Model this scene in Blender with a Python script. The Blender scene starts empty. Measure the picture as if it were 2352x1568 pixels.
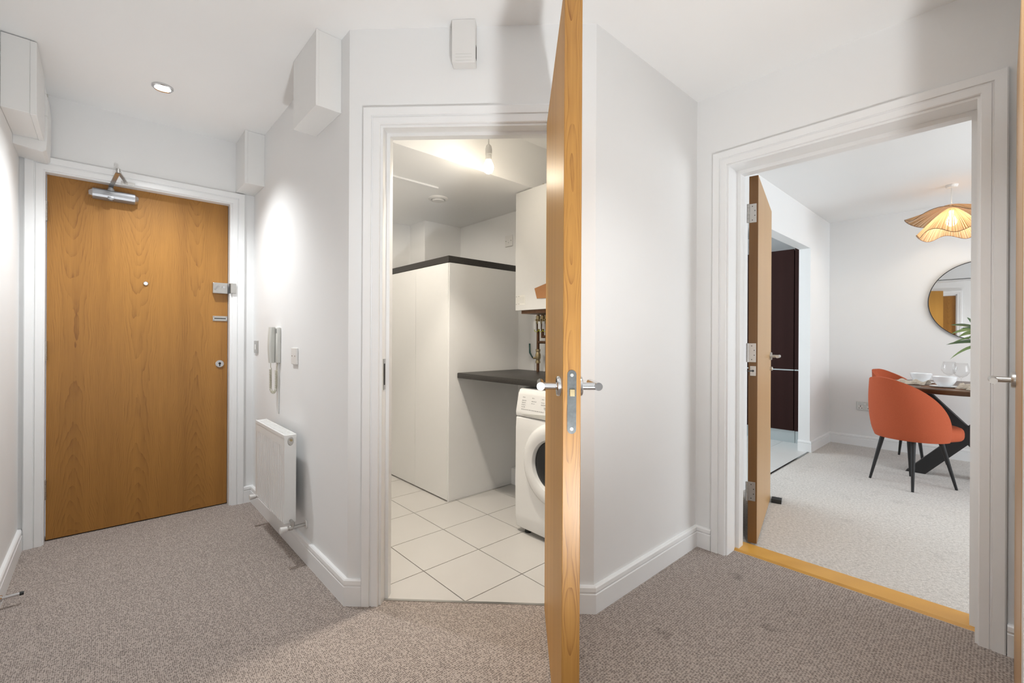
import bpy, bmesh, math, random
from mathutils import Vector, Matrix
random.seed(7)
S = bpy.context.scene
C = S.collection
PI = math.pi
R = math.radians

# ------------------------------------------------------------------ camera
FPX, CYP, ALPHA, CAMH, ROLL = 1028.667, 777.364, 0.830253, 1.110, 0.005022
cam_data = bpy.data.cameras.new('camera')
cam_data.sensor_width = 36.0
cam_data.lens = FPX / 2352 * 36.0
cam_data.shift_y = -(784 - CYP) / 2352
cam_data.clip_start = 0.02
cam = bpy.data.objects.new('camera', cam_data)
C.objects.link(cam)
cam.matrix_world = (Matrix.Translation((0, 0, CAMH)) @ Matrix.Rotation(ALPHA - PI / 2, 4, 'Z')
                    @ Matrix.Rotation(PI / 2, 4, 'X') @ Matrix.Rotation(ROLL, 4, 'Z'))
S.camera = cam

# ------------------------------------------------------------------ world, daylight, exposure
S.view_settings.view_transform = 'Standard'
S.view_settings.look = 'None'
S.view_settings.gamma = 1.0
S.view_settings.use_curve_mapping = False
S.view_settings.exposure = 0.45
world = bpy.data.worlds.new('world')
S.world = world
world.use_nodes = True
wn = world.node_tree.nodes
wbg = wn['Background']
wbg.inputs['Color'].default_value = (0.78, 0.88, 1.0, 1)
wbg.inputs['Strength'].default_value = 1.0

def area_light(name, loc, rot, sx, sy, energy, color):
    l = bpy.data.lights.new(name, 'AREA')
    l.shape = 'RECTANGLE'; l.size = sx; l.size_y = sy
    l.energy = energy; l.color = color
    o = bpy.data.objects.new(name, l)
    o.location = loc; o.rotation_euler = rot
    C.objects.link(o)
    return o
# daylight just outside the dining window and the kitchen window (both out of frame)
area_light('daylight_dining', (4.2, -2.55, 1.35), (R(90), 0, 0), 2.1, 1.7, 50, (0.93, 0.97, 1.0))
area_light('daylight_kitchen', (3.9, 3.75, 1.55), (R(-90), 0, 0), 1.4, 1.1, 46, (0.86, 0.95, 1.0))

def spot(name, loc, energy, color, ang=116, blend=0.85, radius=0.028):
    l = bpy.data.lights.new(name, 'SPOT')
    l.energy = energy; l.color = color; l.spot_size = R(ang); l.spot_blend = blend
    l.shadow_soft_size = radius
    o = bpy.data.objects.new(name, l); o.location = loc
    C.objects.link(o)
    return o
HALL_LIGHT = (0.95, 0.98, 1.0)
DOWNLIGHTS = [((0.223, 2.915), 58), ((0.30, 1.20), 9), ((1.45, 0.25), 30), ((0.45, -0.85), 10)]

# ------------------------------------------------------------------ materials
MATS = {}
def new_mat(name):
    m = bpy.data.materials.new(name); m.use_nodes = True
    MATS[name] = m
    nt = m.node_tree
    return m, nt, nt.nodes['Principled BSDF']
def lin(r, g, b):
    f = lambda c: (c / 255 / 12.92) if c / 255 <= 0.04045 else ((c / 255 + 0.055) / 1.055) ** 2.4
    return (f(r), f(g), f(b), 1)
def N(nt, t, **kw):
    n = nt.nodes.new(t)
    for k, v in kw.items():
        if k in n.inputs: n.inputs[k].default_value = v
        else: setattr(n, k, v)
    return n
def plain(name, col, rough=0.5, metal=0.0, noise=0.0, nscale=30, bump=0.0, **kw):
    m, nt, p = new_mat(name)
    p.inputs['Roughness'].default_value = rough
    p.inputs['Metallic'].default_value = metal
    for k, v in kw.items(): p.inputs[k].default_value = v
    tc = N(nt, 'ShaderNodeTexCoord')
    nz = N(nt, 'ShaderNodeTexNoise', Scale=nscale, Detail=3.0)
    nt.links.new(tc.outputs['Object'], nz.inputs['Vector'])
    mx = N(nt, 'ShaderNodeMix', data_type='RGBA')
    k = noise
    mx.inputs[6].default_value = tuple(c * (1 - k) for c in col[:3]) + (1,)
    mx.inputs[7].default_value = tuple(min(1, c * (1 + k)) for c in col[:3]) + (1,)
    nt.links.new(nz.outputs['Fac'], mx.inputs[0])
    nt.links.new(mx.outputs[2], p.inputs['Base Color'])
    if bump:
        b = N(nt, 'ShaderNodeBump', Strength=bump, Distance=0.002)
        nt.links.new(nz.outputs['Fac'], b.inputs['Height'])
        nt.links.new(b.outputs['Normal'], p.inputs['Normal'])
    return m
plain('wall_paint', (0.845, 0.845, 0.84, 1), 0.75, noise=0.015, nscale=3, bump=0.0)
plain('ceiling_paint', (0.93, 0.93, 0.925, 1), 0.85, noise=0.015, nscale=2)
plain('gloss_white', (0.87, 0.875, 0.875, 1), 0.32, noise=0.012, nscale=6)
plain('satin_white', (0.82, 0.815, 0.80, 1), 0.4, noise=0.01)
plain('radiator_white', (0.84, 0.84, 0.825, 1), 0.3, noise=0.01)
plain('appliance_white', (0.82, 0.82, 0.81, 1), 0.25, noise=0.008)
plain('plastic_white', (0.78, 0.77, 0.75, 1), 0.4, noise=0.01)
plain('plastic_grey', (0.62, 0.62, 0.58, 1), 0.45, noise=0.02)
plain('plastic_grey_dark', (0.30, 0.30, 0.28, 1), 0.45, noise=0.02)
plain('cord_beige', (0.55, 0.53, 0.42, 1), 0.5, noise=0.03)
plain('chrome', (0.66, 0.66, 0.67, 1), 0.12, 1.0, noise=0.01)
plain('steel_satin', (0.54, 0.53, 0.51, 1), 0.32, 1.0, noise=0.06, nscale=80)
plain('steel_worn_dark', (0.20, 0.21, 0.21, 1), 0.25, 1.0, noise=0.35, nscale=90)  # dark surroundings reflected by the latch plate are put into the colour
plain('closer_silver', (0.40, 0.41, 0.43, 1), 0.33, 0.85, noise=0.02)
plain('dark_gap', (0.03, 0.028, 0.026, 1), 0.9)
plain('black_rubber', (0.02, 0.022, 0.022, 1), 0.6, noise=0.1)
plain('black_metal', (0.012, 0.012, 0.013, 1), 0.55, noise=0.1)
plain('copper_old', (0.16, 0.085, 0.05, 1), 0.42, 0.75, noise=0.35, nscale=60)
plain('brass_old', (0.42, 0.34, 0.20, 1), 0.35, 0.9, noise=0.25, nscale=80)
plain('green_sleeve', (0.012, 0.05, 0.045, 1), 0.45)
plain('wire_yellow', (0.55, 0.60, 0.03, 1), 0.5)
plain('print_grey', (0.34, 0.34, 0.34, 1), 0.6)
plain('sticker_cream', (0.80, 0.79, 0.75, 1), 0.5)
plain('brown_card', (0.42, 0.19, 0.07, 1), 0.6, noise=0.05)
plain('door_glass_dark', (0.012, 0.013, 0.015, 1), 0.08)
plain('tile_cream', (0.60, 0.58, 0.555, 1), 0.28, noise=0.03, nscale=5)
plain('grout', (0.20, 0.18, 0.16, 1), 0.9)
plain('kitchen_tile', (0.76, 0.76, 0.74, 1), 0.35, noise=0.02, nscale=5)
plain('china_white', (0.84, 0.85, 0.86, 1), 0.15)
plain('plinth_steel', (0.55, 0.60, 0.61, 1), 0.35, 0.6, noise=0.02)
plain('leaf_green', (0.17, 0.25, 0.09, 1), 0.4, noise=0.35, nscale=25)
plain('leaf_dark', (0.07, 0.12, 0.055, 1), 0.4, noise=0.35, nscale=25)
plain('vase_glaze', (0.55, 0.52, 0.48, 1), 0.3)
plain('placemat_brown', (0.20, 0.095, 0.05, 1), 0.7, noise=0.15, nscale=60)
plain('paper_white', (0.85, 0.85, 0.85, 1), 0.6)

def thin_glass(name):
    m, nt, p = new_mat(name); L = nt.links
    p.inputs['Roughness'].default_value = 0.02; p.inputs['Base Color'].default_value = (0.9, 0.9, 0.9, 1); p.inputs['Metallic'].default_value = 1.0
    tp = N(nt, 'ShaderNodeBsdfTransparent'); tp.inputs['Color'].default_value = (0.97, 0.97, 0.97, 1)
    lw = N(nt, 'ShaderNodeLayerWeight', Blend=0.25)
    mr = N(nt, 'ShaderNodeMapRange'); mr.inputs[3].default_value = 0.03; mr.inputs[4].default_value = 0.55
    L.new(lw.outputs['Facing'], mr.inputs[0])
    pw = N(nt, 'ShaderNodeMath', operation='POWER'); pw.inputs[1].default_value = 1.6; L.new(mr.outputs[0], pw.inputs[0])
    ms = N(nt, 'ShaderNodeMixShader'); L.new(pw.outputs[0], ms.inputs[0]); L.new(tp.outputs[0], ms.inputs[1]); L.new(p.outputs[0], ms.inputs[2])
    L.new(ms.outputs[0], nt.nodes['Material Output'].inputs['Surface'])
thin_glass('clear_glass')
m, nt, p = new_mat('mirror_silver')
p.inputs['Base Color'].default_value = (0.80, 0.81, 0.82, 1); p.inputs['Metallic'].default_value = 1; p.inputs['Roughness'].default_value = 0.015

def emis(name, col, strength):
    m, nt, p = new_mat(name)
    p.inputs['Base Color'].default_value = col
    p.inputs['Emission Color'].default_value = col
    p.inputs['Emission Strength'].default_value = strength
emis('lamp_cool', (1, 0.99, 0.97, 1), 14)
emis('lamp_soft', (1, 0.93, 0.82, 1), 2.5)
emis('lamp_warm', (1, 0.88, 0.68, 1), 16)

def wood(name, light, dark, band=16.0, rough=0.38, warp=9.0, seed=0.0, zs=0.06, contrast=1.0, fine=0.35, spec=0.5):
    """vertical-grained veneer: bands across local x, strongly stretched along local z, cathedral warps from noise"""
    m, nt, p = new_mat(name)
    L = nt.links
    tc = N(nt, 'ShaderNodeTexCoord')
    mp = N(nt, 'ShaderNodeMapping'); mp.inputs['Scale'].default_value = (1, 1, zs); mp.inputs['Location'].default_value = (seed, seed * 1.7, seed * 0.3)
    L.new(tc.outputs['Object'], mp.inputs['Vector'])
    n1 = N(nt, 'ShaderNodeTexNoise', Scale=3.2, Detail=2.0, Roughness=0.45)
    L.new(mp.outputs[0], n1.inputs['Vector'])
    sep = N(nt, 'ShaderNodeSeparateXYZ'); L.new(mp.outputs[0], sep.inputs[0])
    addxy = N(nt, 'ShaderNodeMath', operation='ADD'); L.new(sep.outputs[0], addxy.inputs[0]); L.new(sep.outputs[1], addxy.inputs[1])
    a = N(nt, 'ShaderNodeMath', operation='MULTIPLY'); a.inputs[1].default_value = band; L.new(addxy.outputs[0], a.inputs[0])
    b = N(nt, 'ShaderNodeMath', operation='MULTIPLY_ADD'); b.inputs[1].default_value = warp * 6.28; L.new(n1.outputs['Fac'], b.inputs[0]); L.new(a.outputs[0], b.inputs[2])
    s = N(nt, 'ShaderNodeMath', operation='SINE'); L.new(b.outputs[0], s.inputs[0])
    mp2 = N(nt, 'ShaderNodeMapping'); mp2.inputs['Scale'].default_value = (1, 1, 0.022)
    L.new(tc.outputs['Object'], mp2.inputs['Vector'])
    n2 = N(nt, 'ShaderNodeTexNoise', Scale=230.0, Detail=4.0, Roughness=0.6); L.new(mp2.outputs[0], n2.inputs['Vector'])
    n3 = N(nt, 'ShaderNodeTexNoise', Scale=9.0, Detail=2.0); L.new(mp.outputs[0], n3.inputs['Vector'])
    c1 = N(nt, 'ShaderNodeMath', operation='MULTIPLY_ADD'); c1.inputs[1].default_value = 0.22 * contrast; c1.inputs[2].default_value = 0.30; L.new(s.outputs[0], c1.inputs[0])
    c2 = N(nt, 'ShaderNodeMath', operation='MULTIPLY_ADD'); c2.inputs[1].default_value = fine; L.new(n2.outputs['Fac'], c2.inputs[0]); L.new(c1.outputs[0], c2.inputs[2])
    c3 = N(nt, 'ShaderNodeMath', operation='MULTIPLY_ADD'); c3.inputs[1].default_value = 0.35; L.new(n3.outputs['Fac'], c3.inputs[0]); L.new(c2.outputs[0], c3.inputs[2])
    c4 = N(nt, 'ShaderNodeMath', operation='SUBTRACT'); c4.inputs[1].default_value = fine / 2 + 0.02; c4.use_clamp = True; L.new(c3.outputs[0], c4.inputs[0])
    mx = N(nt, 'ShaderNodeMix', data_type='RGBA'); mx.inputs[6].default_value = light; mx.inputs[7].default_value = dark
    L.new(c4.outputs[0], mx.inputs[0]); L.new(mx.outputs[2], p.inputs['Base Color'])
    p.inputs['Roughness'].default_value = rough; p.inputs['Specular IOR Level'].default_value = spec
    bp = N(nt, 'ShaderNodeBump', Strength=0.08, Distance=0.001); L.new(c4.outputs[0], bp.inputs['Height']); L.new(bp.outputs[0], p.inputs['Normal'])
    return m
wood('oak_veneer', (0.66, 0.355, 0.080, 1), (0.46, 0.21, 0.038, 1), band=30, warp=3.0, zs=0.06, contrast=0.5, fine=0.45, rough=0.42, spec=0.22)
wood('oak_pale', (0.58, 0.36, 0.155, 1), (0.47, 0.26, 0.10, 1), band=12, warp=2.0, zs=0.06, seed=5.3, contrast=0.4, fine=0.25)
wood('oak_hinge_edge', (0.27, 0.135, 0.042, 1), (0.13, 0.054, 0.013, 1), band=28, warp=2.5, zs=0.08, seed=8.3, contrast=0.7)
wood('oak_threshold', (0.80, 0.45, 0.095, 1), (0.56, 0.27, 0.05, 1), band=30, warp=2.0, zs=1.0, seed=1.3, contrast=0.4)
wood('wenge', (0.036, 0.014, 0.012, 1), (0.020, 0.007, 0.006, 1), band=60, warp=1.0, zs=0.03, rough=0.6, contrast=0.4, spec=0.12)
wood('table_wood', (0.115, 0.048, 0.019, 1), (0.04, 0.015, 0.006, 1), band=30, warp=2, zs=1.0, rough=0.35)

def two_scale(name, c_dark, c_light, scale1, scale2, stretch, rot, rough, bump, stains=0.0, spec=0.2, gaps=0.55, namp=0.9, rnd=0.55, sth=0.60, dots=False):
    m, nt, p = new_mat(name); L = nt.links
    tc = N(nt, 'ShaderNodeTexCoord')
    mp = N(nt, 'ShaderNodeMapping'); mp.inputs['Rotation'].default_value = (0, 0, R(rot)); mp.inputs['Scale'].default_value = (1, stretch, 1)
    L.new(tc.outputs['Object'], mp.inputs['Vector'])
    v = N(nt, 'ShaderNodeTexVoronoi', Scale=scale1, Randomness=rnd); v.feature = 'F1'
    L.new(mp.outputs[0], v.inputs['Vector'])
    n = N(nt, 'ShaderNodeTexNoise', Scale=scale2, Detail=4.0); L.new(mp.outputs[0], n.inputs['Vector'])
    inv = N(nt, 'ShaderNodeMath', operation='MULTIPLY_ADD'); inv.inputs[1].default_value = 1.65 if dots else -gaps * 1.6; inv.inputs[2].default_value = 0.06 if dots else 1.0
    L.new(v.outputs['Distance'], inv.inputs[0])
    a = N(nt, 'ShaderNodeMath', operation='MULTIPLY_ADD'); a.inputs[1].default_value = namp; L.new(n.outputs['Fac'], a.inputs[0]); L.new(inv.outputs[0], a.inputs[2])
    a2 = N(nt, 'ShaderNodeMath', operation='SUBTRACT'); a2.inputs[1].default_value = 0.15 + namp / 2; a2.use_clamp = True; L.new(a.outputs[0], a2.inputs[0])
    mx = N(nt, 'ShaderNodeMix', data_type='RGBA'); mx.inputs[6].default_value = c_dark; mx.inputs[7].default_value = c_light
    L.new(a2.outputs[0], mx.inputs[0])
    out = mx.outputs[2]
    if stains:
        ns = N(nt, 'ShaderNodeTexNoise', Scale=7.5, Detail=2.0, Roughness=0.5); L.new(tc.outputs['Object'], ns.inputs['Vector'])
        rp = N(nt, 'ShaderNodeMapRange'); rp.inputs[1].default_value = sth; rp.inputs[2].default_value = sth + 0.12; rp.inputs[3].default_value = 1.0; rp.inputs[4].default_value = 1 - stains
        L.new(ns.outputs['Fac'], rp.inputs[0])
        mm = N(nt, 'ShaderNodeMix', data_type='RGBA', blend_type='MULTIPLY'); mm.inputs[0].default_value = 1.0
        L.new(out, mm.inputs[6]); L.new(rp.outputs[0], mm.inputs[7]); out = mm.outputs[2]
    L.new(out, p.inputs['Base Color'])
    p.inputs['Roughness'].default_value = rough
    p.inputs['Specular IOR Level'].default_value = spec
    b = N(nt, 'ShaderNodeBump', Strength=bump, Distance=0.004); L.new(a2.outputs[0], b.inputs['Height']); L.new(b.outputs[0], p.inputs['Normal'])
    return m

def crown_veneer(name, light, dark, leafw=0.28, zc=1.0, freq=8.5, rough=0.38, axis=0, kx=85.0, off=0.0, kz=1.0, wob_amp=0.07, znoise=0.0, lines=0.5):
    """book-matched crown-cut veneer: nested hyperbolic rings in leaves across local x"""
    m, nt, p = new_mat(name); L = nt.links
    def M_(op, a=None, b=None, c=None, clamp=False):
        n = N(nt, 'ShaderNodeMath', operation=op); n.use_clamp = clamp
        for i, v in enumerate((a, b, c)):
            if v is None: continue
            if hasattr(v, 'is_linked') or hasattr(v, 'links'): L.new(v, n.inputs[i])
            else: n.inputs[i].default_value = v
        return n.outputs[0]
    tc = N(nt, 'ShaderNodeTexCoord')
    sep = N(nt, 'ShaderNodeSeparateXYZ'); L.new(tc.outputs['Object'], sep.inputs[0])
    mpw = N(nt, 'ShaderNodeMapping'); mpw.inputs['Scale'].default_value = (1, 1, 0.16); L.new(tc.outputs['Object'], mpw.inputs['Vector'])
    wob = N(nt, 'ShaderNodeTexNoise', Scale=9.0, Detail=3.0, Roughness=0.55); L.new(mpw.outputs[0], wob.inputs['Vector'])
    xw = M_('ADD', M_('MULTIPLY_ADD', wob.outputs['Fac'], wob_amp, sep.outputs[axis]), off)
    xs = M_('DIVIDE', xw, leafw)
    idx = M_('FLOOR', xs)
    fr = M_('FRACT', xs)
    u = M_('MULTIPLY', M_('SUBTRACT', fr, 0.5), leafw)
    rnd = N(nt, 'ShaderNodeTexWhiteNoise', noise_dimensions='1D'); L.new(idx, rnd.inputs['W'])
    zoff = M_('MULTIPLY_ADD', rnd.outputs['Value'], 0.5, zc - 0.25)
    dz = M_('SUBTRACT', sep.outputs[2], zoff)
    dz2 = M_('MULTIPLY', dz, dz)
    u2 = M_('MULTIPLY', M_('MULTIPLY', u, u), kx)
    f = M_('SUBTRACT', u2, M_('MULTIPLY', dz2, kz))
    if znoise:
        zn = N(nt, 'ShaderNodeTexNoise', Scale=2.6, Detail=1.0, noise_dimensions='1D'); L.new(sep.outputs[2], zn.inputs['W'])
        f = M_('MULTIPLY_ADD', zn.outputs['Fac'], znoise, f)
    mpn = N(nt, 'ShaderNodeMapping'); mpn.inputs['Scale'].default_value = (1, 1, 0.3); L.new(tc.outputs['Object'], mpn.inputs['Vector'])
    ns = N(nt, 'ShaderNodeTexNoise', Scale=14.0, Detail=3.0); L.new(mpn.outputs[0], ns.inputs['Vector'])
    ph = M_('ADD', M_('MULTIPLY', f, freq), M_('MULTIPLY', ns.outputs['Fac'], 2.4))
    ring = M_('FRACT', ph)
    line = M_('POWER', ring, 4.0)
    mpb = N(nt, 'ShaderNodeMapping'); mpb.inputs['Scale'].default_value = (1, 1, 0.10); L.new(tc.outputs['Object'], mpb.inputs['Vector'])
    brk = N(nt, 'ShaderNodeTexNoise', Scale=48.0, Detail=3.0, Roughness=0.65); L.new(mpb.outputs[0], brk.inputs['Vector'])
    bm_ = N(nt, 'ShaderNodeMapRange'); bm_.inputs[1].default_value = 0.40; bm_.inputs[2].default_value = 0.66; L.new(brk.outputs['Fac'], bm_.inputs[0])
    line2 = M_('MULTIPLY', line, bm_.outputs[0])
    mpf = N(nt, 'ShaderNodeMapping'); mpf.inputs['Scale'].default_value = (1, 1, 0.02); L.new(tc.outputs['Object'], mpf.inputs['Vector'])
    fib = N(nt, 'ShaderNodeTexNoise', Scale=260.0, Detail=3.0, Roughness=0.6); L.new(mpf.outputs[0], fib.inputs['Vector'])
    big = N(nt, 'ShaderNodeTexNoise', Scale=14.0, Detail=2.0); L.new(mpf.outputs[0], big.inputs['Vector'])
    t1 = M_('MULTIPLY_ADD', line2, lines, M_('MULTIPLY', M_('SUBTRACT', fib.outputs['Fac'], 0.33), 0.62))
    t2 = M_('MULTIPLY_ADD', M_('SUBTRACT', big.outputs['Fac'], 0.45), 0.7, t1)
    t3 = M_('MULTIPLY_ADD', ring, 0.10, t2, clamp=True)
    mx = N(nt, 'ShaderNodeMix', data_type='RGBA'); mx.inputs[6].default_value = light; mx.inputs[7].default_value = dark
    L.new(t3, mx.inputs[0]); L.new(mx.outputs[2], p.inputs['Base Color'])
    p.inputs['Roughness'].default_value = rough
    bp = N(nt, 'ShaderNodeBump', Strength=0.06, Distance=0.001); L.new(t3, bp.inputs['Height']); L.new(bp.outputs[0], p.inputs['Normal'])
crown_veneer('oak_crown', (0.40, 0.185, 0.036, 1), (0.155, 0.056, 0.008, 1), rough=0.46)
crown_veneer('oak_lipping', (0.46, 0.225, 0.048, 1), (0.20, 0.07, 0.012, 1), leafw=0.07, axis=1, kx=1500.0, off=0.010, kz=0.0, wob_amp=0.012, znoise=2.6, freq=3.2, lines=0.8)
two_scale('carpet_hall', (0.10, 0.082, 0.073, 1), (0.50, 0.432, 0.39, 1), 185, 320, 0.62, 0, 0.95, 0.6, stains=0.28, namp=0.55, rnd=0.45, sth=0.66, dots=True)
two_scale('carpet_dining', (0.36, 0.335, 0.31, 1), (0.92, 0.885, 0.84, 1), 260, 80, 0.9, 60, 0.95, 0.5, stains=0.10, gaps=0.45)
two_scale('fabric_coral', (0.40, 0.080, 0.034, 1), (0.55, 0.135, 0.062, 1), 900, 300, 1.0, 0, 0.85, 0.08)
two_scale('worktop_black', (0.012, 0.011, 0.010, 1), (0.075, 0.065, 0.058, 1), 500, 160, 1.0, 0, 0.42, 0.05, spec=0.5, gaps=0.8)
two_scale('linen_stripe', (0.30, 0.25, 0.20, 1), (0.80, 0.72, 0.61, 1), 260, 60, 0.12, 20, 0.9, 0.2)

def raffia():
    m, nt, p = new_mat('raffia'); L = nt.links
    tc = N(nt, 'ShaderNodeTexCoord')
    g = N(nt, 'ShaderNodeTexGradient', gradient_type='RADIAL'); L.new(tc.outputs['Object'], g.inputs['Vector'])
    mu = N(nt, 'ShaderNodeMath', operation='MULTIPLY'); mu.inputs[1].default_value = 210.0; L.new(g.outputs['Fac'], mu.inputs[0])
    n = N(nt, 'ShaderNodeTexNoise', Scale=1.0, Detail=3.0, noise_dimensions='1D'); L.new(mu.outputs[0], n.inputs['W'])
    rp = N(nt, 'ShaderNodeValToRGB'); rp.color_ramp.elements[0].position = 0.36; rp.color_ramp.elements[0].color = (0.26, 0.14, 0.055, 1)
    rp.color_ramp.elements[1].position = 0.62; rp.color_ramp.elements[1].color = (0.74, 0.52, 0.30, 1)
    L.new(n.outputs['Fac'], rp.inputs[0]); L.new(rp.outputs[0], p.inputs['Base Color'])
    p.inputs['Roughness'].default_value = 0.8
    tr = N(nt, 'ShaderNodeBsdfTranslucent'); L.new(rp.outputs[0], tr.inputs['Color'])
    ms = N(nt, 'ShaderNodeMixShader'); ms.inputs[0].default_value = 0.45
    tp = N(nt, 'ShaderNodeBsdfTransparent')
    m2 = N(nt, 'ShaderNodeMixShader')
    f = N(nt, 'ShaderNodeMapRange'); f.inputs[1].default_value = 0.5; f.inputs[2].default_value = 0.7; f.inputs[3].default_value = 0.0; f.inputs[4].default_value = 0.55
    L.new(n.outputs['Fac'], f.inputs[0])
    out = nt.nodes['Material Output']
    L.new(p.outputs[0], ms.inputs[1]); L.new(tr.outputs[0], ms.inputs[2])
    L.new(f.outputs[0], m2.inputs[0]); L.new(ms.outputs[0], m2.inputs[1]); L.new(tp.outputs[0], m2.inputs[2])
    L.new(m2.outputs[0], out.inputs['Surface'])
raffia()

# ------------------------------------------------------------------ mesh helpers
ROOTM = {}
class B:
    def __init__(s): s.bm = bmesh.new()
    def _tf(s, verts, M):
        if M is not None:
            for v in verts: v.co = M @ v.co
    def poly(s, pts, faces, M=None):
        vs = [s.bm.verts.new(p) for p in pts]
        for f in faces:
            try: s.bm.faces.new([vs[i] for i in f])
            except ValueError: pass
        s._tf(vs, M); return s
    def box(s, x0, x1, y0, y1, z0, z1, M=None, bev=0.0, seg=2):
        b = bmesh.new()
        bmesh.ops.create_cube(b, size=1)
        for v in b.verts:
            v.co = Vector((x0 + (v.co.x + .5) * (x1 - x0), y0 + (v.co.y + .5) * (y1 - y0), z0 + (v.co.z + .5) * (z1 - z0)))
        if bev > 0:
            bmesh.ops.bevel(b, geom=list(b.edges), offset=bev, segments=seg, profile=0.5, affect='EDGES')
        return s.join(b, M)
    def join(s, b, M=None):
        b.verts.index_update()
        vs = [s.bm.verts.new(M @ v.co if M is not None else v.co) for v in b.verts]
        for f in b.faces:
            try: s.bm.faces.new([vs[v.index] for v in f.verts])
            except ValueError: pass
        b.free(); return s
    def prism(s, poly, z0, z1, M=None):
        n = len(poly)
        pts = [(x, y, z0) for x, y in poly] + [(x, y, z1) for x, y in poly]
        fs = [list(range(n))[::-1], list(range(n, 2 * n))] + [[i, (i + 1) % n, n + (i + 1) % n, n + i] for i in range(n)]
        return s.poly(pts, fs, M)
    def cyl(s, p0, p1, r0, r1=None, seg=20, cap=True):
        r1 = r0 if r1 is None else r1
        p0, p1 = Vector(p0), Vector(p1); d = (p1 - p0).normalized()
        a = d.orthogonal().normalized(); b = d.cross(a)
        pts = []
        for p, r in ((p0, r0), (p1, r1)):
            for i in range(seg):
                t = 2 * PI * i / seg
                pts.append(p + (a * math.cos(t) + b * math.sin(t)) * r)
        fs = [[i, (i + 1) % seg, seg + (i + 1) % seg, seg + i] for i in range(seg)]
        if cap: fs += [list(range(seg))[::-1], list(range(seg, 2 * seg))]
        return s.poly(pts, fs)
    def lathe(s, prof, seg=32, center=(0, 0, 0), axis='Z', closed=False, M=None):
        c = Vector(center); pts = []; n = len(prof)
        for i in range(seg):
            t = 2 * PI * i / seg
            for r, z in prof:
                v = Vector((r * math.cos(t), r * math.sin(t), z))
                if axis == 'Y': v = Vector((v.x, v.z, v.y))
                if axis == 'X': v = Vector((v.z, v.x, v.y))
                pts.append(c + v)
        fs = []
        for i in range(seg):
            j = (i + 1) % seg
            for k in range(n - 1 if not closed else n):
                k2 = (k + 1) % n
                fs.append([i * n + k, j * n + k, j * n + k2, i * n + k2])
        s.poly(pts, fs, M)
        return s
    def tube(s, pts, r, seg=8, cap=True, closed=False):
        P = [Vector(p) for p in pts]; n = len(P)
        rs = r if isinstance(r, (list, tuple)) else [r] * n
        prev = None; rings = []
        for i in range(n):
            d = (P[min(i + 1, n - 1)] - P[max(i - 1, 0)]).normalized()
            a = d.orthogonal().normalized() if prev is None else (prev - d * prev.dot(d)).normalized()
            prev = a; b = d.cross(a)
            rings.append([s.bm.verts.new(P[i] + (a * math.cos(2 * PI * k / seg) + b * math.sin(2 * PI * k / seg)) * rs[i]) for k in range(seg)])
        for i in range(n - 1):
            for k in range(seg):
                s.bm.faces.new([rings[i][k], rings[i][(k + 1) % seg], rings[i + 1][(k + 1) % seg], rings[i + 1][k]])
        if cap:
            s.bm.faces.new(rings[0][::-1]); s.bm.faces.new(rings[-1])
        return s
    def grid(s, rows, M=None):
        """rows: list of lists of points"""
        m_, n_ = len(rows), len(rows[0])
        return s.poly([p for r in rows for p in r], [[i * n_ + j, i * n_ + j + 1, (i + 1) * n_ + j + 1, (i + 1) * n_ + j] for i in range(m_ - 1) for j in range(n_ - 1)], M)
    def build(s, name, mat, parent=None, world=True, smooth=False, M=None, keep=False):
        bm = s.bm
        if M is not None:
            for v in bm.verts: v.co = M @ v.co
        bmesh.ops.remove_doubles(bm, verts=list(bm.verts), dist=1e-6)
        bmesh.ops.recalc_face_normals(bm, faces=list(bm.faces))
        loc = Vector((0, 0, 0))
        if parent is not None:
            if world:
                P = ROOTM[parent.name].inverted()
                for v in bm.verts: v.co = P @ v.co
        elif not keep:
            xs = [v.co.x for v in bm.verts]; ys = [v.co.y for v in bm.verts]; zs = [v.co.z for v in bm.verts]
            loc = Vector(((min(xs) + max(xs)) / 2, (min(ys) + max(ys)) / 2, min(zs)))
            for v in bm.verts: v.co -= loc
        me = bpy.data.meshes.new(name); bm.to_mesh(me); bm.free()
        me.materials.append(MATS[mat])
        if smooth:
            for f in me.polygons: f.use_smooth = True
        o = bpy.data.objects.new(name, me); C.objects.link(o)
        o.location = loc
        if parent is not None:
            o.parent = parent; ROOTM[o.name] = ROOTM[parent.name].copy()
        else: ROOTM[o.name] = Matrix.Translation(loc)
        if smooth == 'auto': auto(o)
        return o
def auto(o, ang=35):
    me = o.data
    for f in me.polygons: f.use_smooth = True
    bm = bmesh.new(); bm.from_mesh(me)
    for e in bm.edges:
        if len(e.link_faces) == 2 and e.calc_face_angle(0) > R(ang): e.smooth = False
    bm.to_mesh(me); bm.free()
def tag(o, label, cat=None, group=None, kind=None):
    o['label'] = label
    if cat: o['category'] = cat
    if group: o['group'] = group
    if kind: o['kind'] = kind
    return o
def struct(o, label=None):
    o['kind'] = 'structure'
    if label: o['label'] = label
    return o
def thing(name, label, cat, loc=(0, 0, 0), rotz=0, group=None, kind=None):
    o = bpy.data.objects.new(name, None); C.objects.link(o)
    o.empty_display_size = 0.1
    o.location = loc; o.rotation_euler = (0, 0, rotz)
    ROOTM[o.name] = Matrix.Translation(Vector(loc)) @ Matrix.Rotation(rotz, 4, 'Z')
    tag(o, label, cat, group, kind)
    return o
def copy_tree(o, parent=None):
    c = o.copy(); C.objects.link(c)
    if parent is not None: c.parent = parent
    for ch in [x for x in o.children]: copy_tree(ch, c)
    return c
def sub(o, mods):
    for t, kw in mods:
        m_ = o.modifiers.new(t.lower(), t)
        for k, v in kw.items(): setattr(m_, k, v)
    return o

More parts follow.
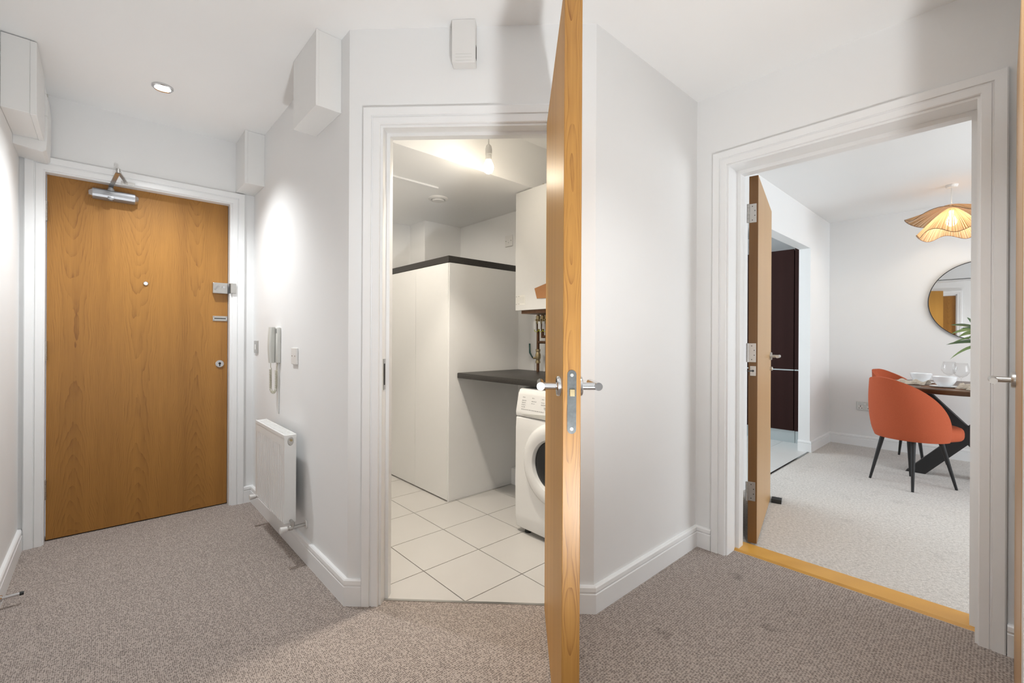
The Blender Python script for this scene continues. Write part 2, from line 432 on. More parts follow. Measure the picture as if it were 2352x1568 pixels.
# ------------------------------------------------------------------ setting: geometry constants (metres)
ZC = 2.395
XL, YE, XI, YR, XD = -0.322, 3.436, 0.757, 1.118, 2.375
DS = 2.598                       # diagonal wall face: x + y = DS
DOORH = 1.987
Q = math.sqrt(0.5)
DIAG0 = Vector((XI, DS - XI, 0))
def diag(s, d=0.0, z=0.0):       # s along the diagonal wall to the right, d out into the hall
    return Vector((DIAG0.x + s * Q - d * Q, DIAG0.y - s * Q - d * Q, z))
MDIAG = Matrix(((Q, -Q, 0, DIAG0.x), (-Q, -Q, 0, DIAG0.y), (0, 0, 1, 0), (0, 0, 0, 1)))   # local (s, d, z), left-handed

def wall(name, label, *parts, mat='wall_paint'):
    b = B()
    for p in parts:
        if len(p) == 6: b.box(*p)
        else: b.prism(p[0], p[1], p[2])
    return struct(b.build(name, mat), label)

wall('wall_left', 'white plaster wall along the passage beside the entry door',
     (XL - .13, XL, 1.345, 3.60, 0, ZC), (XL - .13, XL, -1.75, 0.585, 0, ZC), (XL - .13, XL, 0.585, 1.345, 2.0, ZC))
EX0, EX1 = -0.230, 0.620
wall('wall_entry', 'white end wall around and above the oak entry door',
     (XL, EX0, YE, YE + .13, 0, ZC), (EX1, XI + .1, YE, YE + .13, 0, ZC), (EX0, EX1, YE, YE + .13, DOORH, ZC))
wall('wall_passage', 'white wall carrying the entry phone and the radiator',
     ([(XI, DS - XI), (XI, YE), (XI + .1, YE), (XI + .1, DS - XI + .0414)], 0, ZC))
s0, s1 = 0.140, 0.872
sEnd = (DS - YR - XI) / Q
def dp(s, d): v = diag(s, d); return (v.x, v.y)
WT = 0.1
wall('wall_diagonal', 'white angled wall with the utility doorway',
     ([dp(0, 0), dp(-.0414, -WT), dp(s0, -WT), dp(s0, 0)], 0, ZC),
     ([dp(s1, 0), dp(s1, -WT), dp(sEnd + .0414, -WT), dp(sEnd, 0)], 0, ZC),
     ([dp(s0, 0), dp(s0, -WT), dp(s1, -WT), dp(s1, 0)], DOORH, ZC))
wall('wall_alcove', 'white wall between the utility doorway and the dining doorway',
     ([(DS - YR, YR), (XD, YR), (XD, YR + .1), (DS - YR + .0414, YR + .1)], 0, ZC))
DY0, DY1 = 0.060, 0.954
XD2 = 2.575
wall('wall_dining', 'white wall with the wide doorway to the dining room',
     (XD, XD2, DY1, 3.66, 0, ZC), (XD, XD2, -2.4, DY0, 0, ZC), (XD, XD2, DY0, DY1, 2.005, ZC))
wall('wall_right', 'white stub wall behind the door folded back at the hall',
     (1.42, XD, -.25, -.15, 0, ZC), (1.42, 1.52, -1.75, -.25, 0, ZC))
wall('wall_rear', 'white wall closing the hall', (XL - .13, 1.52, -1.85, -1.75, 0, ZC))
wall('wall_utility_back', 'cream-lit back wall of the utility room with a pilaster',
     (XI + .1, 2.005, 3.54, 3.66, 0, ZC), (2.005, XD, 3.29, 3.66, 0, ZC), (XI, XI + .1, YE + .13, 3.66, 0, ZC))
XB, YK = 5.90, 1.282
wall('wall_kitchen', 'white wall with the square kitchen opening',
     (XD2, 3.55, YK, YK + .1, 0, ZC), (5.175, XB, YK, YK + .1, 0, ZC), (3.55, 5.175, YK, YK + .1, 2.02, ZC))
wall('wall_far', 'white dining room wall behind the round mirror', (XB, XB + .1, -2.4, 1.382, 0, ZC), (6.10, 6.2, 1.382, 3.6, 0, ZC), (XB, 6.2, 1.3, 1.382, 0, ZC))
wall('wall_window', 'white dining room wall with the window', (XD2, 3.2, -2.4, -2.3, 0, ZC), (5.2, XB + .1, -2.4, -2.3, 0, ZC), (3.2, 5.2, -2.4, -2.3, 0, .55), (3.2, 5.2, -2.4, -2.3, 2.15, ZC))
wall('wall_kitchen_back', 'white kitchen wall with the window', (XD2, 3.25, 3.5, 3.6, 0, ZC), (4.55, 6.2, 3.5, 3.6, 0, ZC), (3.25, 4.55, 3.5, 3.6, 0, 1.05), (3.25, 4.55, 3.5, 3.6, 2.1, ZC))
struct(B().box(XL - .2, 6.3, -2.5, 3.75, ZC, ZC + .08).build('ceiling', 'ceiling_paint'), 'flat white plaster ceiling')
struct(B().box(XI + .1, XD, 2.09, 3.54, 2.103, ZC).build('ceiling_bulkhead', 'ceiling_paint'), 'lowered plaster soffit over the back of the utility room')

# windows (out of frame) that let the daylight in
for n_, (x0, x1, y, z0, z1) in enumerate(((3.2, 5.2, -2.35, .55, 2.15), (3.25, 4.55, 3.55, 1.05, 2.1))):
    b = B()
    fr = .05
    for a in ((x0, x0 + fr, z0, z1), (x1 - fr, x1, z0, z1), (x0, x1, z0, z0 + fr), (x0, x1, z1 - fr, z1), ((x0 + x1) / 2 - .03, (x0 + x1) / 2 + .03, z0, z1)):
        b.box(a[0], a[1], y - .035, y + .035, a[2], a[3])
    struct(b.build('window_%d' % (n_ + 1), 'gloss_white'), 'white framed casement window')

# floors
hall = [(XL - .1, -1.8), (1.5, -1.8), (1.5, -.2), (2.46, -.2), (2.46, YR + .03), (2.645 - YR - .03, YR + .03), (XI + .05, 2.645 - XI - .05), (XI + .05, 3.58), (XL - .1, 3.58)]
b = B().prism(hall, -.06, 0)
struct(b.build('floor', 'carpet_hall', keep=True), 'taupe woven loop-pile hall carpet')
struct(B().box(2.46, XB + .05, -2.4, 1.292, -.06, 0).build('floor_dining', 'carpet_dining', keep=True), 'pale grey cut-pile dining room carpet')

def clip(poly, a, b_, c):   # keep a*x + b*y >= c
    out = []
    for i in range(len(poly)):
        p, q = poly[i], poly[(i + 1) % len(poly)]
        fp, fq = a * p[0] + b_ * p[1] - c, a * q[0] + b_ * q[1] - c
        if fp >= 0: out.append(p)
        if fp * fq < 0:
            t = fp / (fp - fq); out.append((p[0] + t * (q[0] - p[0]), p[1] + t * (q[1] - p[1])))
    return out
def area2(P): return abs(sum(P[i][0] * P[(i + 1) % len(P)][1] - P[(i + 1) % len(P)][0] * P[i][1] for i in range(len(P)))) / 2
ut = [(2.652 - YR - .05, YR + .05), (XD, YR + .05), (XD, 3.58), (XI + .05, 3.58), (XI + .05, 2.652 - XI - .05)]
uf = struct(B().prism(ut, -.06, -.003).build('floor_utility', 'grout', keep=True), 'cream floor tiles laid square to the cupboard')
PT = 0.331; G = 0.0022
for i in range(-2, 5):
    for j in range(-2, 7):
        x0, y0 = 1.134 + i * PT, 1.525 + j * PT
        P = [(x0 + G, y0 + G), (x0 + PT - G, y0 + G), (x0 + PT - G, y0 + PT - G), (x0 + G, y0 + PT - G)]
        P = clip(P, 1, 1, 2.652); 
        if len(P) < 3: continue
        P = clip(P, -1, 0, -XD)
        P = clip(P, 1, 0, XI + .1) if len(P) > 2 else P
        P = clip(P, 0, 1, YR + .1) if len(P) > 2 else P
        P = clip(P, 0, -1, -3.54) if len(P) > 2 else P
        if len(P) < 3 or area2(P) < 1e-4: continue
        B().prism(P, -.003, 0.0).build('tile', 'tile_cream', parent=uf)
kf = struct(B().box(XD2, 6.1, 1.292, 3.55, -.06, -.002).build('floor_kitchen', 'grout', keep=True), 'off-white kitchen floor tiles')
for i in range(6):
    for j in range(6):
        x0, y0 = 2.60 + i * .58, 1.295 + j * .32
        B().box(x0, min(x0 + .577, 6.09), y0, y0 + .317, -.002, .001).build('tile', 'kitchen_tile', parent=kf)

# thresholds
b = B().poly([(2.462, .05, 0), (2.585, .05, 0), (2.585, .964, 0), (2.462, .964, 0),
              (2.470, .05, .010), (2.578, .05, .012), (2.578, .964, .012), (2.470, .964, .010)],
             [(0, 3, 2, 1), (4, 5, 6, 7), (0, 1, 5, 4), (1, 2, 6, 5), (2, 3, 7, 6), (3, 0, 4, 7)])
struct(b.build('trim_1', 'oak_threshold'), 'golden oak threshold strip in the dining doorway')
b = B().prism([dp(s0, -.030), dp(s1, -.030), dp(s1, -.042), dp(s0, -.042)], 0, .003)
struct(b.build('trim_2', 'steel_satin'), 'thin metal strip between hall carpet and tiles')
struct(B().box(3.55, 5.175, 1.284, 1.298, 0, .004).build('trim_3', 'steel_worn_dark'), 'thin strip between dining carpet and kitchen tiles')

# ------------------------------------------------------------------ skirting boards (profile swept with mitres)
SK = [(0, 0), (.018, 0), (.018, .078), (.0135, .081), (.0135, .085), (.018, .089), (.0165, .104), (.012, .109), (0, .109)]
def sweep(name, path, prof, side, label, mat='gloss_white'):
    """path: 2D polyline along the wall face; side +1: room lies left of the travel direction"""
    P = [Vector((x, y)) for x, y in path]; n = len(P)
    nor = []
    for i in range(n - 1):
        d = (P[i + 1] - P[i]).normalized(); nor.append(Vector((-d.y, d.x)) * side)
    rows = []
    for i in range(n):
        if i == 0: m_ = nor[0]
        elif i == n - 1: m_ = nor[-1]
        else:
            m_ = (nor[i - 1] + nor[i]); m_ = m_ / m_.dot(nor[i])
        rows.append([(P[i].x + m_.x * o, P[i].y + m_.y * o, z) for o, z in prof])
    b = B(); k = len(prof)
    pts = [p for r in rows for p in r]
    fs = [[i * k + j, i * k + (j + 1) % k, (i + 1) * k + (j + 1) % k, (i + 1) * k + j] for i in range(n - 1) for j in range(k)]
    fs += [list(range(k)), list(range((n - 1) * k, n * k))[::-1]]
    b.poly(pts, fs)
    return struct(b.build(name, mat), label)
AW = 0.070                                            # architrave width
sweep('baseboard_left', [(XL, 3.432), (XL, 1.42)], SK, 1, 'white grooved skirting board on the left passage wall')
sweep('baseboard_rear', [(XL, .51), (XL, -1.75), (1.42, -1.75), (1.42, -.15)], SK, 1, 'white skirting board round the back of the hall')
sweep('baseboard_passage', [(.700, YE), (XI, YE), (XI, DS - XI), tuple(diag(s0 - .006 - AW).xy)], SK, -1, 'white grooved skirting board below the radiator')
sweep('baseboard_alcove', [tuple(diag(s1 + .006 + AW).xy), (DS - YR, YR), (XD, YR), (XD, DY1 + .006 + AW)], SK, -1, 'white grooved skirting board round the alcove wall')
sweep('baseboard_right', [(XD, DY0 - .006 - AW), (XD, -.15), (1.53, -.15)], SK, -1, 'short white skirting board beside the dining doorway')
sweep('baseboard_far', [(5.175, YK + .1), (5.175, YK), (XB, YK), (XB, -2.3), (XD2, -2.3)], SK, -1, 'white skirting board round the dining room')

# ------------------------------------------------------------------ door frames: architrave + lining + stop
AP = [(0, 0), (0, .011), (.003, .014), (.028, .015), (.030, .011), (.034, .011), (.036, .017), (.066, .019), (.070, .016), (.070, 0)]
def architrave(b, M, a0, a1, zt, out=1, legs=(1, 1)):
    """M maps (s, d, z); opening a0..a1 wide, zt high; profile (outward from opening, out from the wall)"""
    k = len(AP)
    rows = []
    for corner in range(4):
        r = []
        for u, p in AP:
            if corner == 0: q = (a0 - u, p * out, 0)
            if corner == 1: q = (a0 - u, p * out, zt + u)
            if corner == 2: q = (a1 + u, p * out, zt + u)
            if corner == 3: q = (a1 + u, p * out, 0)
            r.append(q)
        rows.append(r)
    pts = [p for r in rows for p in r]
    fs = [[i * k + j, i * k + (j + 1) % k, (i + 1) * k + (j + 1) % k, (i + 1) * k + j] for i in range(3) for j in range(k)]
    fs += [list(range(k)), list(range(3 * k, 4 * k))[::-1]]
    b.poly(pts, fs, M)
def lining(b, M, a0, a1, zt, d0, d1, t, st0, st1, st=.013):
    """jambs and head of thickness t inside the opening a0..a1, between depths d0..d1, with a stop at st0..st1"""
    b.box(a0 - .009, a0 + t, d0 + .002, d1, 0, zt - t, M); b.box(a1 - t, a1 + .009, d0 + .002, d1, 0, zt - t, M); b.box(a0 - .009, a1 + .009, d0 + .002, d1, zt - t, zt + .009, M)
    b.box(a0 + t, a0 + t + st, st0, st1, 0, zt - t - st, M); b.box(a1 - t - st, a1 - t, st0, st1, 0, zt - t - st, M); b.box(a0 + t, a1 - t, st0, st1, zt - t - st, zt - t, M)
# entry frame: local s = x, d = -(y - YE)
ME = Matrix(((1, 0, 0, 0), (0, -1, 0, YE), (0, 0, 1, 0), (0, 0, 0, 1)))
b = B(); architrave(b, ME, EX0 - .004, EX1 + .010, DOORH + .006)
f1 = struct(b.build('trim_4', 'gloss_white'), 'white moulded architrave round the oak entry door')
b = B(); b.box(EX0 - .006, EX0 + .002, YE - .002, YE + .13, 0, DOORH - .002); b.box(EX1 - .002, EX1 + .012, YE - .002, YE + .13, 0, DOORH - .002); b.box(EX0 - .006, EX1 + .012, YE - .002, YE + .13, DOORH - .002, DOORH + .008)
b.build('lining', 'gloss_white', parent=f1)
# utility frame
T = 0.004
b = B(); architrave(b, MDIAG, s0 - .006, s1 + .006, DOORH + .006)
f2 = struct(b.build('trim_5', 'gloss_white'), 'white moulded architrave round the utility doorway')
b = B(); lining(b, MDIAG, s0, s1, DOORH, 0, -WT - .01, T, -.048, -.085, .014)
b.build('lining', 'gloss_white', parent=f2)
b = B(); b.box(s0 + T, s0 + T + .0015, -.040, -.008, .892, 1.022, MDIAG)
sp = b.build('strike_plate', 'steel_satin', parent=f2)
b = B(); b.box(s0 + T + .0012, s0 + T + .0022, -.032, -.018, .912, 1.002, MDIAG); b.build('latch_hole', 'dark_gap', parent=sp)
# dining frame: local s = -y, d = -(x - XD)
MD = Matrix(((0, -1, 0, XD), (-1, 0, 0, 0), (0, 0, 1, 0), (0, 0, 0, 1)))
b = B(); architrave(b, MD, -DY1 - .004, -DY0 + .004, 2.005 + .006)
f3 = struct(b.build('trim_6', 'gloss_white'), 'white moulded architrave round the dining doorway')
b = B(); lining(b, MD, -DY1, -DY0, 2.005, 0, -.2, T, -.105, -.158, .018)
b.build('lining', 'gloss_white', parent=f3)
# hinge post of the door folded back beside the dining doorway
b = B().box(1.42, 1.512, -.152, -.0315, 0, 2.06, bev=.003)
struct(b.build('trim_7', 'gloss_white'), 'white door frame post at the folded back hall door')
# frame of the closed door behind the camera (seen in the round mirror)
ML = Matrix(((0, 1, 0, XL), (1, 0, 0, 0), (0, 0, 1, 0), (0, 0, 0, 1)))
b = B(); architrave(b, ML, .585 - .002, 1.345 + .002, 2.002)
b.box(XL - .12, XL, .580, .600, 0, 2.0); b.box(XL - .12, XL, 1.330, 1.350, 0, 2.0); b.box(XL - .12, XL, .585, 1.345, 1.985, 2.005)
struct(b.build('trim_8', 'gloss_white'), 'white architrave of the closed hall door opposite the dining doorway')

# ------------------------------------------------------------------ doors
def lever(parent, name, x, yface, out, z, armdir, L_=.105, proj=.052, mat='chrome'):
    """rose + neck + arm, door-local coordinates"""
    b = B()
    b.cyl((x, yface + out * .004, z), (x, yface + out * proj, z), .0095, .0095, 20)
    b.cyl((x - armdir * .012, yface + out * proj, z), (x + armdir * L_, yface + out * (proj - .004), z), .0105, .0095, 20)
    h = b.build(name, mat, parent=parent, world=False, smooth='auto')
    b = B().lathe([(0, 0), (.026, 0), (.026, .008), (.024, .011), (0, .011)], 32, axis='Y') if out > 0 else B().lathe([(0, 0), (.026, 0), (.026, -.008), (.024, -.011), (0, -.011)], 32, axis='Y')
    b.build('rose', mat, parent=h, world=False, smooth='auto', M=Matrix.Translation((x, yface, z)))
    return h
def knuckle(parent, x, y, z, h=.1, r=.0065, mat='steel_satin', name='hinge'):
    b = B()
    for k in range(5):
        b.cyl((x, y, z - h / 2 + k * h / 5 + .0006), (x, y, z - h / 2 + (k + 1) * h / 5 - .0006), r, r, 14)
    b.cyl((x, y, z - h / 2), (x, y, z + h / 2), r * .6, r * .6, 10)
    return b.build(name, mat, parent=parent, world=False, smooth='auto')

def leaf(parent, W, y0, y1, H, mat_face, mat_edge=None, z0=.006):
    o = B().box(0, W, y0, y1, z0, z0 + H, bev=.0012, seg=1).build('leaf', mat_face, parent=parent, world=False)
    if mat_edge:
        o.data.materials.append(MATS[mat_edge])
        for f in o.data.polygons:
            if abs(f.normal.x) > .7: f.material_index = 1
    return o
# door_1: oak entry door
d1 = thing('door_1', 'oak veneered entry door with closer, night latch and spyhole', None, (EX0 + .005, YE + .052, 0), 0, kind='structure')
WE = .840
leaf(d1, WE, 0, .044, 1.979, 'oak_crown')
def ex(x): return x - (EX0 + .005)
for z in (1.785, 1.031, .281): knuckle(d1, -.006, -.012, z, .107, .011, 'steel_satin')
# overhead closer
b = B()
oct_ = [(-.0245, -.030), (-.012, -.036), (.012, -.036), (.0245, -.030), (.0245, 0), (-.0245, 0)]
ro = [(.023, 0), (.029, -.012), (.030, -.026), (.027, -.040), (.019, -.050), (.007, -.055), (-.007, -.055), (-.019, -.050), (-.027, -.040), (-.030, -.026), (-.029, -.012), (-.023, 0)]
cx0, cx1, cz = ex(-.045), ex(.138), 1.919
rows = [[(x, y - .002, cz + z) for z, y in ro] for x in (cx0, cx1)]
k = len(ro)
pts = rows[0] + rows[1]
b.poly(pts, [[j, (j + 1) % k, k + (j + 1) % k, k + j] for j in range(k)] + [list(range(k)), list(range(k, 2 * k))[::-1]])
closer = b.build('door_closer', 'closer_silver', parent=d1, world=False)
for xx, sgn in ((cx0, -1), (cx1, 1)):
    b = B()
    r1 = [(xx, y - .002, cz + z) for z, y in ro]; r2 = [(xx + sgn * .016, -.012 + (y + .012) * .62 - .002, cz + z * .62) for z, y in ro]
    b.poly(r1 + r2, [[j, (j + 1) % k, k + (j + 1) % k, k + j] for j in range(k)] + [list(range(k)), list(range(k, 2 * k))[::-1]])
    b.cyl((xx + sgn * .012, -.03, cz + .004), (xx + sgn * .0175, -.03, cz + .004), .003, .003, 10)
    b.build('end_cap', 'chrome', parent=closer, world=False)
b = B().box(ex(.018), ex(.046), -.056, -.020, cz - .027, cz - .010, bev=.003).cyl((ex(.032), -.030, cz - .03), (ex(.032), -.030, cz + .045), .011, .011, 16)
b.cyl((ex(.032), -.034, cz + .024), (ex(.032), -.034, cz + .036), .016, .016, 16)
b.build('spindle', 'closer_silver', parent=closer, world=False, smooth='auto')
b = B()
P0, P1 = Vector((ex(.030), -.032, cz + .046)), Vector((ex(.060), -.185, 2.020))
def bar(b, p, q, w, t):
    p, q = Vector(p), Vector(q); d = (q - p).normalized(); sd = d.cross(Vector((0, 0, 1))).normalized(); up = sd.cross(d)
    pts = []
    for c in (p, q):
        for a_, u_ in ((-1, -1), (1, -1), (1, 1), (-1, 1)): pts.append(c + sd * a_ * w / 2 + up * u_ * t / 2)
    b.poly(pts, [(0, 3, 2, 1), (4, 5, 6, 7), (0, 1, 5, 4), (1, 2, 6, 5), (2, 3, 7, 6), (3, 0, 4, 7)])
bar(b, P0, P1, .020, .005)
P2 = Vector((ex(.098), -.076, 1.995))
bar(b, P1 + Vector((0, 0, .004)), P2, .015, .005)
b.cyl(P1 + Vector((0, 0, -.006)), P1 + Vector((0, 0, .018)), .0095, .0095, 16)
b.build('closer_arm', 'steel_satin', parent=closer, world=False, smooth='auto')
b = B().box(ex(.075), ex(.135), -.0775, -.0705, 1.986, 2.004, bev=.001).cyl((ex(.098), -.086, 1.995), (ex(.098), -.074, 1.995), .007, .007, 12)
b.build('arm_bracket', 'steel_satin', parent=closer, world=False)
# spyhole, night latch, chain slot, lock cylinder
sh = B().lathe([(0, -.006), (.011, -.006), (.013, -.003), (.013, .001), (0, .001)], 24, axis='Y').build('spyhole', 'chrome', parent=d1, world=False, M=Matrix.Translation((ex(.191), 0, 1.431)), smooth='auto')
B().lathe([(0, -.0075), (.0085, -.0068), (.0085, -.004), (0, -.004)], 20, axis='Y').build('spyhole_lens', 'paper_white', parent=sh, world=False, M=Matrix.Translation((ex(.191), 0, 1.431)))
nl = B().box(ex(.527), ex(.612), -.032, 0, 1.396, 1.466, bev=.003).build('night_latch', 'steel_satin', parent=d1, world=False)
b = B().cyl((ex(.585), -.032, 1.437), (ex(.585), -.044, 1.437), .0085, .0075, 18)
b.build('latch_knob', 'chrome', parent=nl, world=False, smooth='auto')
b = B(); bar(b, (ex(.537), -.038, 1.416), (ex(.556), -.038, 1.442), .006, .008); b.cyl((ex(.556), -.031, 1.441), (ex(.556), -.04, 1.441), .006, .006, 12)
b.build('latch_lever', 'chrome', parent=nl, world=False)
kp = B().box(EX1 - .002, EX1 + .030, YE - .026, YE - .012, 1.398, 1.464, bev=.002).box(EX1 - .002, EX1 + .012, YE + .02, YE - .016, 1.398, 1.464)
kp.build('latch_keep', 'steel_satin', parent=f1)
sl = B().box(ex(.531), ex(.613), -.005, 0, 1.216, 1.249, bev=.0015).build('chain_slot', 'steel_satin', parent=d1, world=False)
B().box(ex(.540), ex(.604), -.0056, -.003, 1.2300, 1.2355).build('slot_channel', 'dark_gap', parent=sl, world=False)
b = B()
for xx in (.537, .607):
    for zz in (1.221, 1.244): b.cyl((ex(xx), -.0065, zz), (ex(xx), -.003, zz), .0022, .0022, 8)
b.build('screws', 'steel_worn_dark', parent=sl, world=False)
lk = B().lathe([(0, -.007), (.021, -.007), (.024, -.004), (.024, 0), (0, 0)], 32, axis='Y').build('lock_cylinder', 'chrome', parent=d1, world=False, smooth='auto', M=Matrix.Translation((ex(.571), 0, .934)))
b = B().lathe([(0, -.0085), (.0075, -.0085), (.0075, -.006), (0, -.006)], 16, axis='Y', M=Matrix.Translation((ex(.571), 0, .937))).box(ex(.568), ex(.574), -.0085, -.006, .919, .935)
b.build('keyhole', 'dark_gap', parent=lk, world=False)
B().box(EX0 + .004, EX1 - .004, YE + .06, YE + .12, -.0005, .0055).build('sill_shadow_strip', 'dark_gap', parent=f1)

# door_2: utility door standing open into the hall
def pxpoint(xp, depth):        # plan position at depth along the optical axis, xp offset ratio
    fw = Vector((math.cos(ALPHA), math.sin(ALPHA))); rt = Vector((math.sin(ALPHA), -math.cos(ALPHA)))
    return fw * depth + rt * (xp * depth)
FARP = diag(s1 - .050, .006).xy
ang2 = math.atan2(-math.sin(ALPHA), -math.cos(ALPHA)) - 0.0165
d2 = thing('door_2', 'open oak utility door seen nearly edge-on in the hall', None, (FARP.x, FARP.y, 0), ang2, kind='structure')
W2 = .726
leaf(d2, W2, 0, .044, 1.978, 'oak_veneer', 'oak_lipping', z0=.008)
ZH = .988
lever(d2, 'lever_handle', W2 - .058, 0, -1, ZH, -1)
lever(d2, 'lever_handle', W2 - .058, .044, 1, ZH, -1)
b = B()
n_ = 10; prof = []
for i in range(n_ + 1): t = PI * i / n_; prof.append((.022 + .011 * math.cos(t), 1.0225 + .011 * math.sin(t)))
for i in range(n_ + 1): t = PI + PI * i / n_; prof.append((.022 + .011 * math.cos(t), .888 + .011 * math.sin(t)))
k = len(prof)
pts = [(W2 - .001, y, z) for y, z in prof] + [(W2 + .0016, y, z) for y, z in prof]
b.poly(pts, [[j, (j + 1) % k, k + (j + 1) % k, k + j] for j in range(k)] + [list(range(k))[::-1], list(range(k, 2 * k))])
lp = b.build('latch_plate', 'steel_worn_dark', parent=d2, world=False)
b = B().box(W2 + .001, W2 + .009, .016, .029, .970, .987, bev=.001); b.build('latch_bolt', 'brass_old', parent=lp, world=False)
for zz in (1.021, .889):
    b = B().cyl((W2 + .001, .022, zz), (W2 + .0026, .022, zz), .0042, .0042, 14); b.build('screw', 'steel_satin', parent=lp, world=False)
for z in (1.76, 1.0, .24): knuckle(d2, -.006, .050, z, .1, .0065)

# door_3: dining door, open into the dining room
ang3 = R(13.2)
d3 = thing('door_3', 'open oak dining room door with steel hinges on its edge', None, (2.602, .887, 0), ang3, kind='structure')
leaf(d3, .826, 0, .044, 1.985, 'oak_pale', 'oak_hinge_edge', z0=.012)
lever(d3, 'lever_handle', .826 - .06, 0, -1, 1.00, -1, mat='steel_satin')
B().lathe([(0, 0), (.013, 0), (.013, -.012), (.010, -.016), (0, -.016)], 20, axis='Y').build('turn_knob', 'steel_satin', parent=d3, world=False, smooth='auto', M=Matrix.Translation((.766, 0, .915)))
for z in (1.795, 1.040, .290):
    h = knuckle(d3, -.008, .0475, z, .102, .0065)
    b = B().box(-.002, .0005, .008, .043, z - .051, z + .051, bev=.0008, seg=1); pl = b.build('hinge_plate', 'steel_satin', parent=h, world=False)
    b = B()
    for yy, zz in ((.028, .037), (.016, .013), (.016, -.013), (.028, -.037)): b.cyl((-.0026, yy, z + zz), (-.0015, yy, z + zz), .0026, .0026, 10)
    b.build('hinge_screws', 'black_metal', parent=h, world=False)
pc = B().box(-.002, .0005, .008, .036, .915, .968, bev=.0008, seg=1).build('closer_plate', 'steel_satin', parent=d3, world=False)
b = B().cyl((-.003, .022, .942), (.0, .022, .942), .006, .006, 12); bar(b, (-.030, .045, .942), (0, .022, .942), .006, .006); b.build('closer_chain', 'black_metal', parent=pc, world=False)

# door_4: hall door folded back, only its long face grazed by the view
d4 = thing('door_4', 'oak hall door folded back beside the dining doorway', None, (1.514, -.0305, 0), 0, kind='structure')
leaf(d4, .728, -.044, 0, 1.995, 'oak_pale', z0=.008)
lever(d4, 'lever_handle', 2.165 - 1.514, 0, 1, .985, -1, mat='steel_satin')
# door_5: closed door opposite (mirror)
d5 = thing('door_5', 'closed oak door opposite the dining doorway', None, (XL - .03, .602, 0), PI / 2, kind='structure')
leaf(d5, .726, 0, .044, 1.975, 'oak_crown')
lever(d5, 'lever_handle', .66, 0, -1, 1.0, -1)

# ------------------------------------------------------------------ hall fittings
# ceiling downlights: first in view, other three added unseen to even the brightness
for n_, ((x, y), e) in enumerate(DOWNLIGHTS):
    lab = ['glowing recessed ceiling downlight in front of the entry door', 'added unseen ceiling downlight outside the utility doorway', 'added unseen ceiling downlight outside the dining doorway', 'added unseen ceiling downlight at the back of the hall'][n_]
    t = thing('downlight', lab, 'light', (x, y, ZC - .012), 0, 'recessed hall downlights')
    B().lathe([(.032, .012), (.046, .012), (.045, .004), (.040, 0), (.034, .002)], 40, closed=True).build('bezel', 'chrome', parent=t, world=False, smooth='auto')
    B().lathe([(0, .006), (.0335, .006), (.0335, .010), (0, .010)], 32).build('lens', 'lamp_cool', parent=t, world=False)
    o = spot('downlight_lamp', (x, y, ZC - .022), e, HALL_LIGHT)

# unseen fill uplighter, added behind the camera to brighten the ceiling
gp = thing('fill_uplighter', 'added steel uplighter can behind the camera, unseen fill for the ceiling', 'lamp', (.25, -.38, 0))
B().lathe([(0, .0005), (.075, .0005), (.075, .19), (.070, .19), (.068, .06), (0, .05)], 40).build('can', 'steel_satin', parent=gp, world=False, smooth='auto')
B().lathe([(0, .06), (.05, .065), (.055, .10), (.045, .13), (0, .145)], 32).build('bulb', 'lamp_cool', parent=gp, world=False, smooth=True)
o = spot('fill_uplighter_light', (.25, -.38, .20), 96, HALL_LIGHT, ang=148, blend=0.7, radius=0.06); o.rotation_euler = (PI - R(18), 0, 0)

# boxed-in duct covers under the ceiling
def boxing(label, boxes, seams=(), mat='satin_white'):
    x0 = min(b_[0] for b_ in boxes); y0 = min(b_[2] for b_ in boxes); z0 = min(b_[4] for b_ in boxes)
    t = thing('duct_boxing', label, 'duct cover', (x0, y0, z0))
    for i, bx in enumerate(boxes):
        B().box(*bx, bev=.0015, seg=1).build('cover_panel' if i == 0 else 'corner_strip', mat, parent=t)
    return t
boxing('white boxed duct cover in the corner above the right of the entry door', [(.648, XI, 3.168, YE - .0005, 2.068, ZC - .0005), (.645, .662, 3.165, 3.1685, 2.066, ZC - .0005)])
boxing('long white boxed duct cover hanging high beside the utility doorway', [(.652, XI, 1.927, 2.232, 2.078, ZC - .0005), (.649, .662, 1.924, 1.9275, 2.076, ZC - .0005)])
boxing('large white boxed duct cover high on the left passage wall', [(XL + .0005, -.236, 2.842, 3.196, 2.076, ZC - .004), (-.236, -.216, 2.840, 3.197, 2.072, ZC - .006)])
t = thing('duct_boxing', 'rounded white duct cover between large duct cover and entry wall', 'duct cover', (XL, 3.198, 2.02))
prof = [(XL + .0005, 2.035), (-.222, 2.020), (-.210, 2.032), (-.206, 2.10), (-.206, 2.27), (-.213, 2.34), (-.232, ZC - .004), (XL + .0005, ZC - .004)]
k = len(prof)
b = B().poly([(x, 3.199, z) for x, z in prof] + [(x, YE - .0205, z) for x, z in prof], [[j, (j + 1) % k, k + (j + 1) % k, k + j] for j in range(k)] + [list(range(k)), list(range(k, 2 * k))[::-1]])
b.build('cover_panel', 'satin_white', parent=t)
for zz in (2.20, 2.31):
    B().box(-.222, -.2055, 3.1985, 3.235, zz, zz + .0015).build('seam', 'plastic_grey', parent=t)
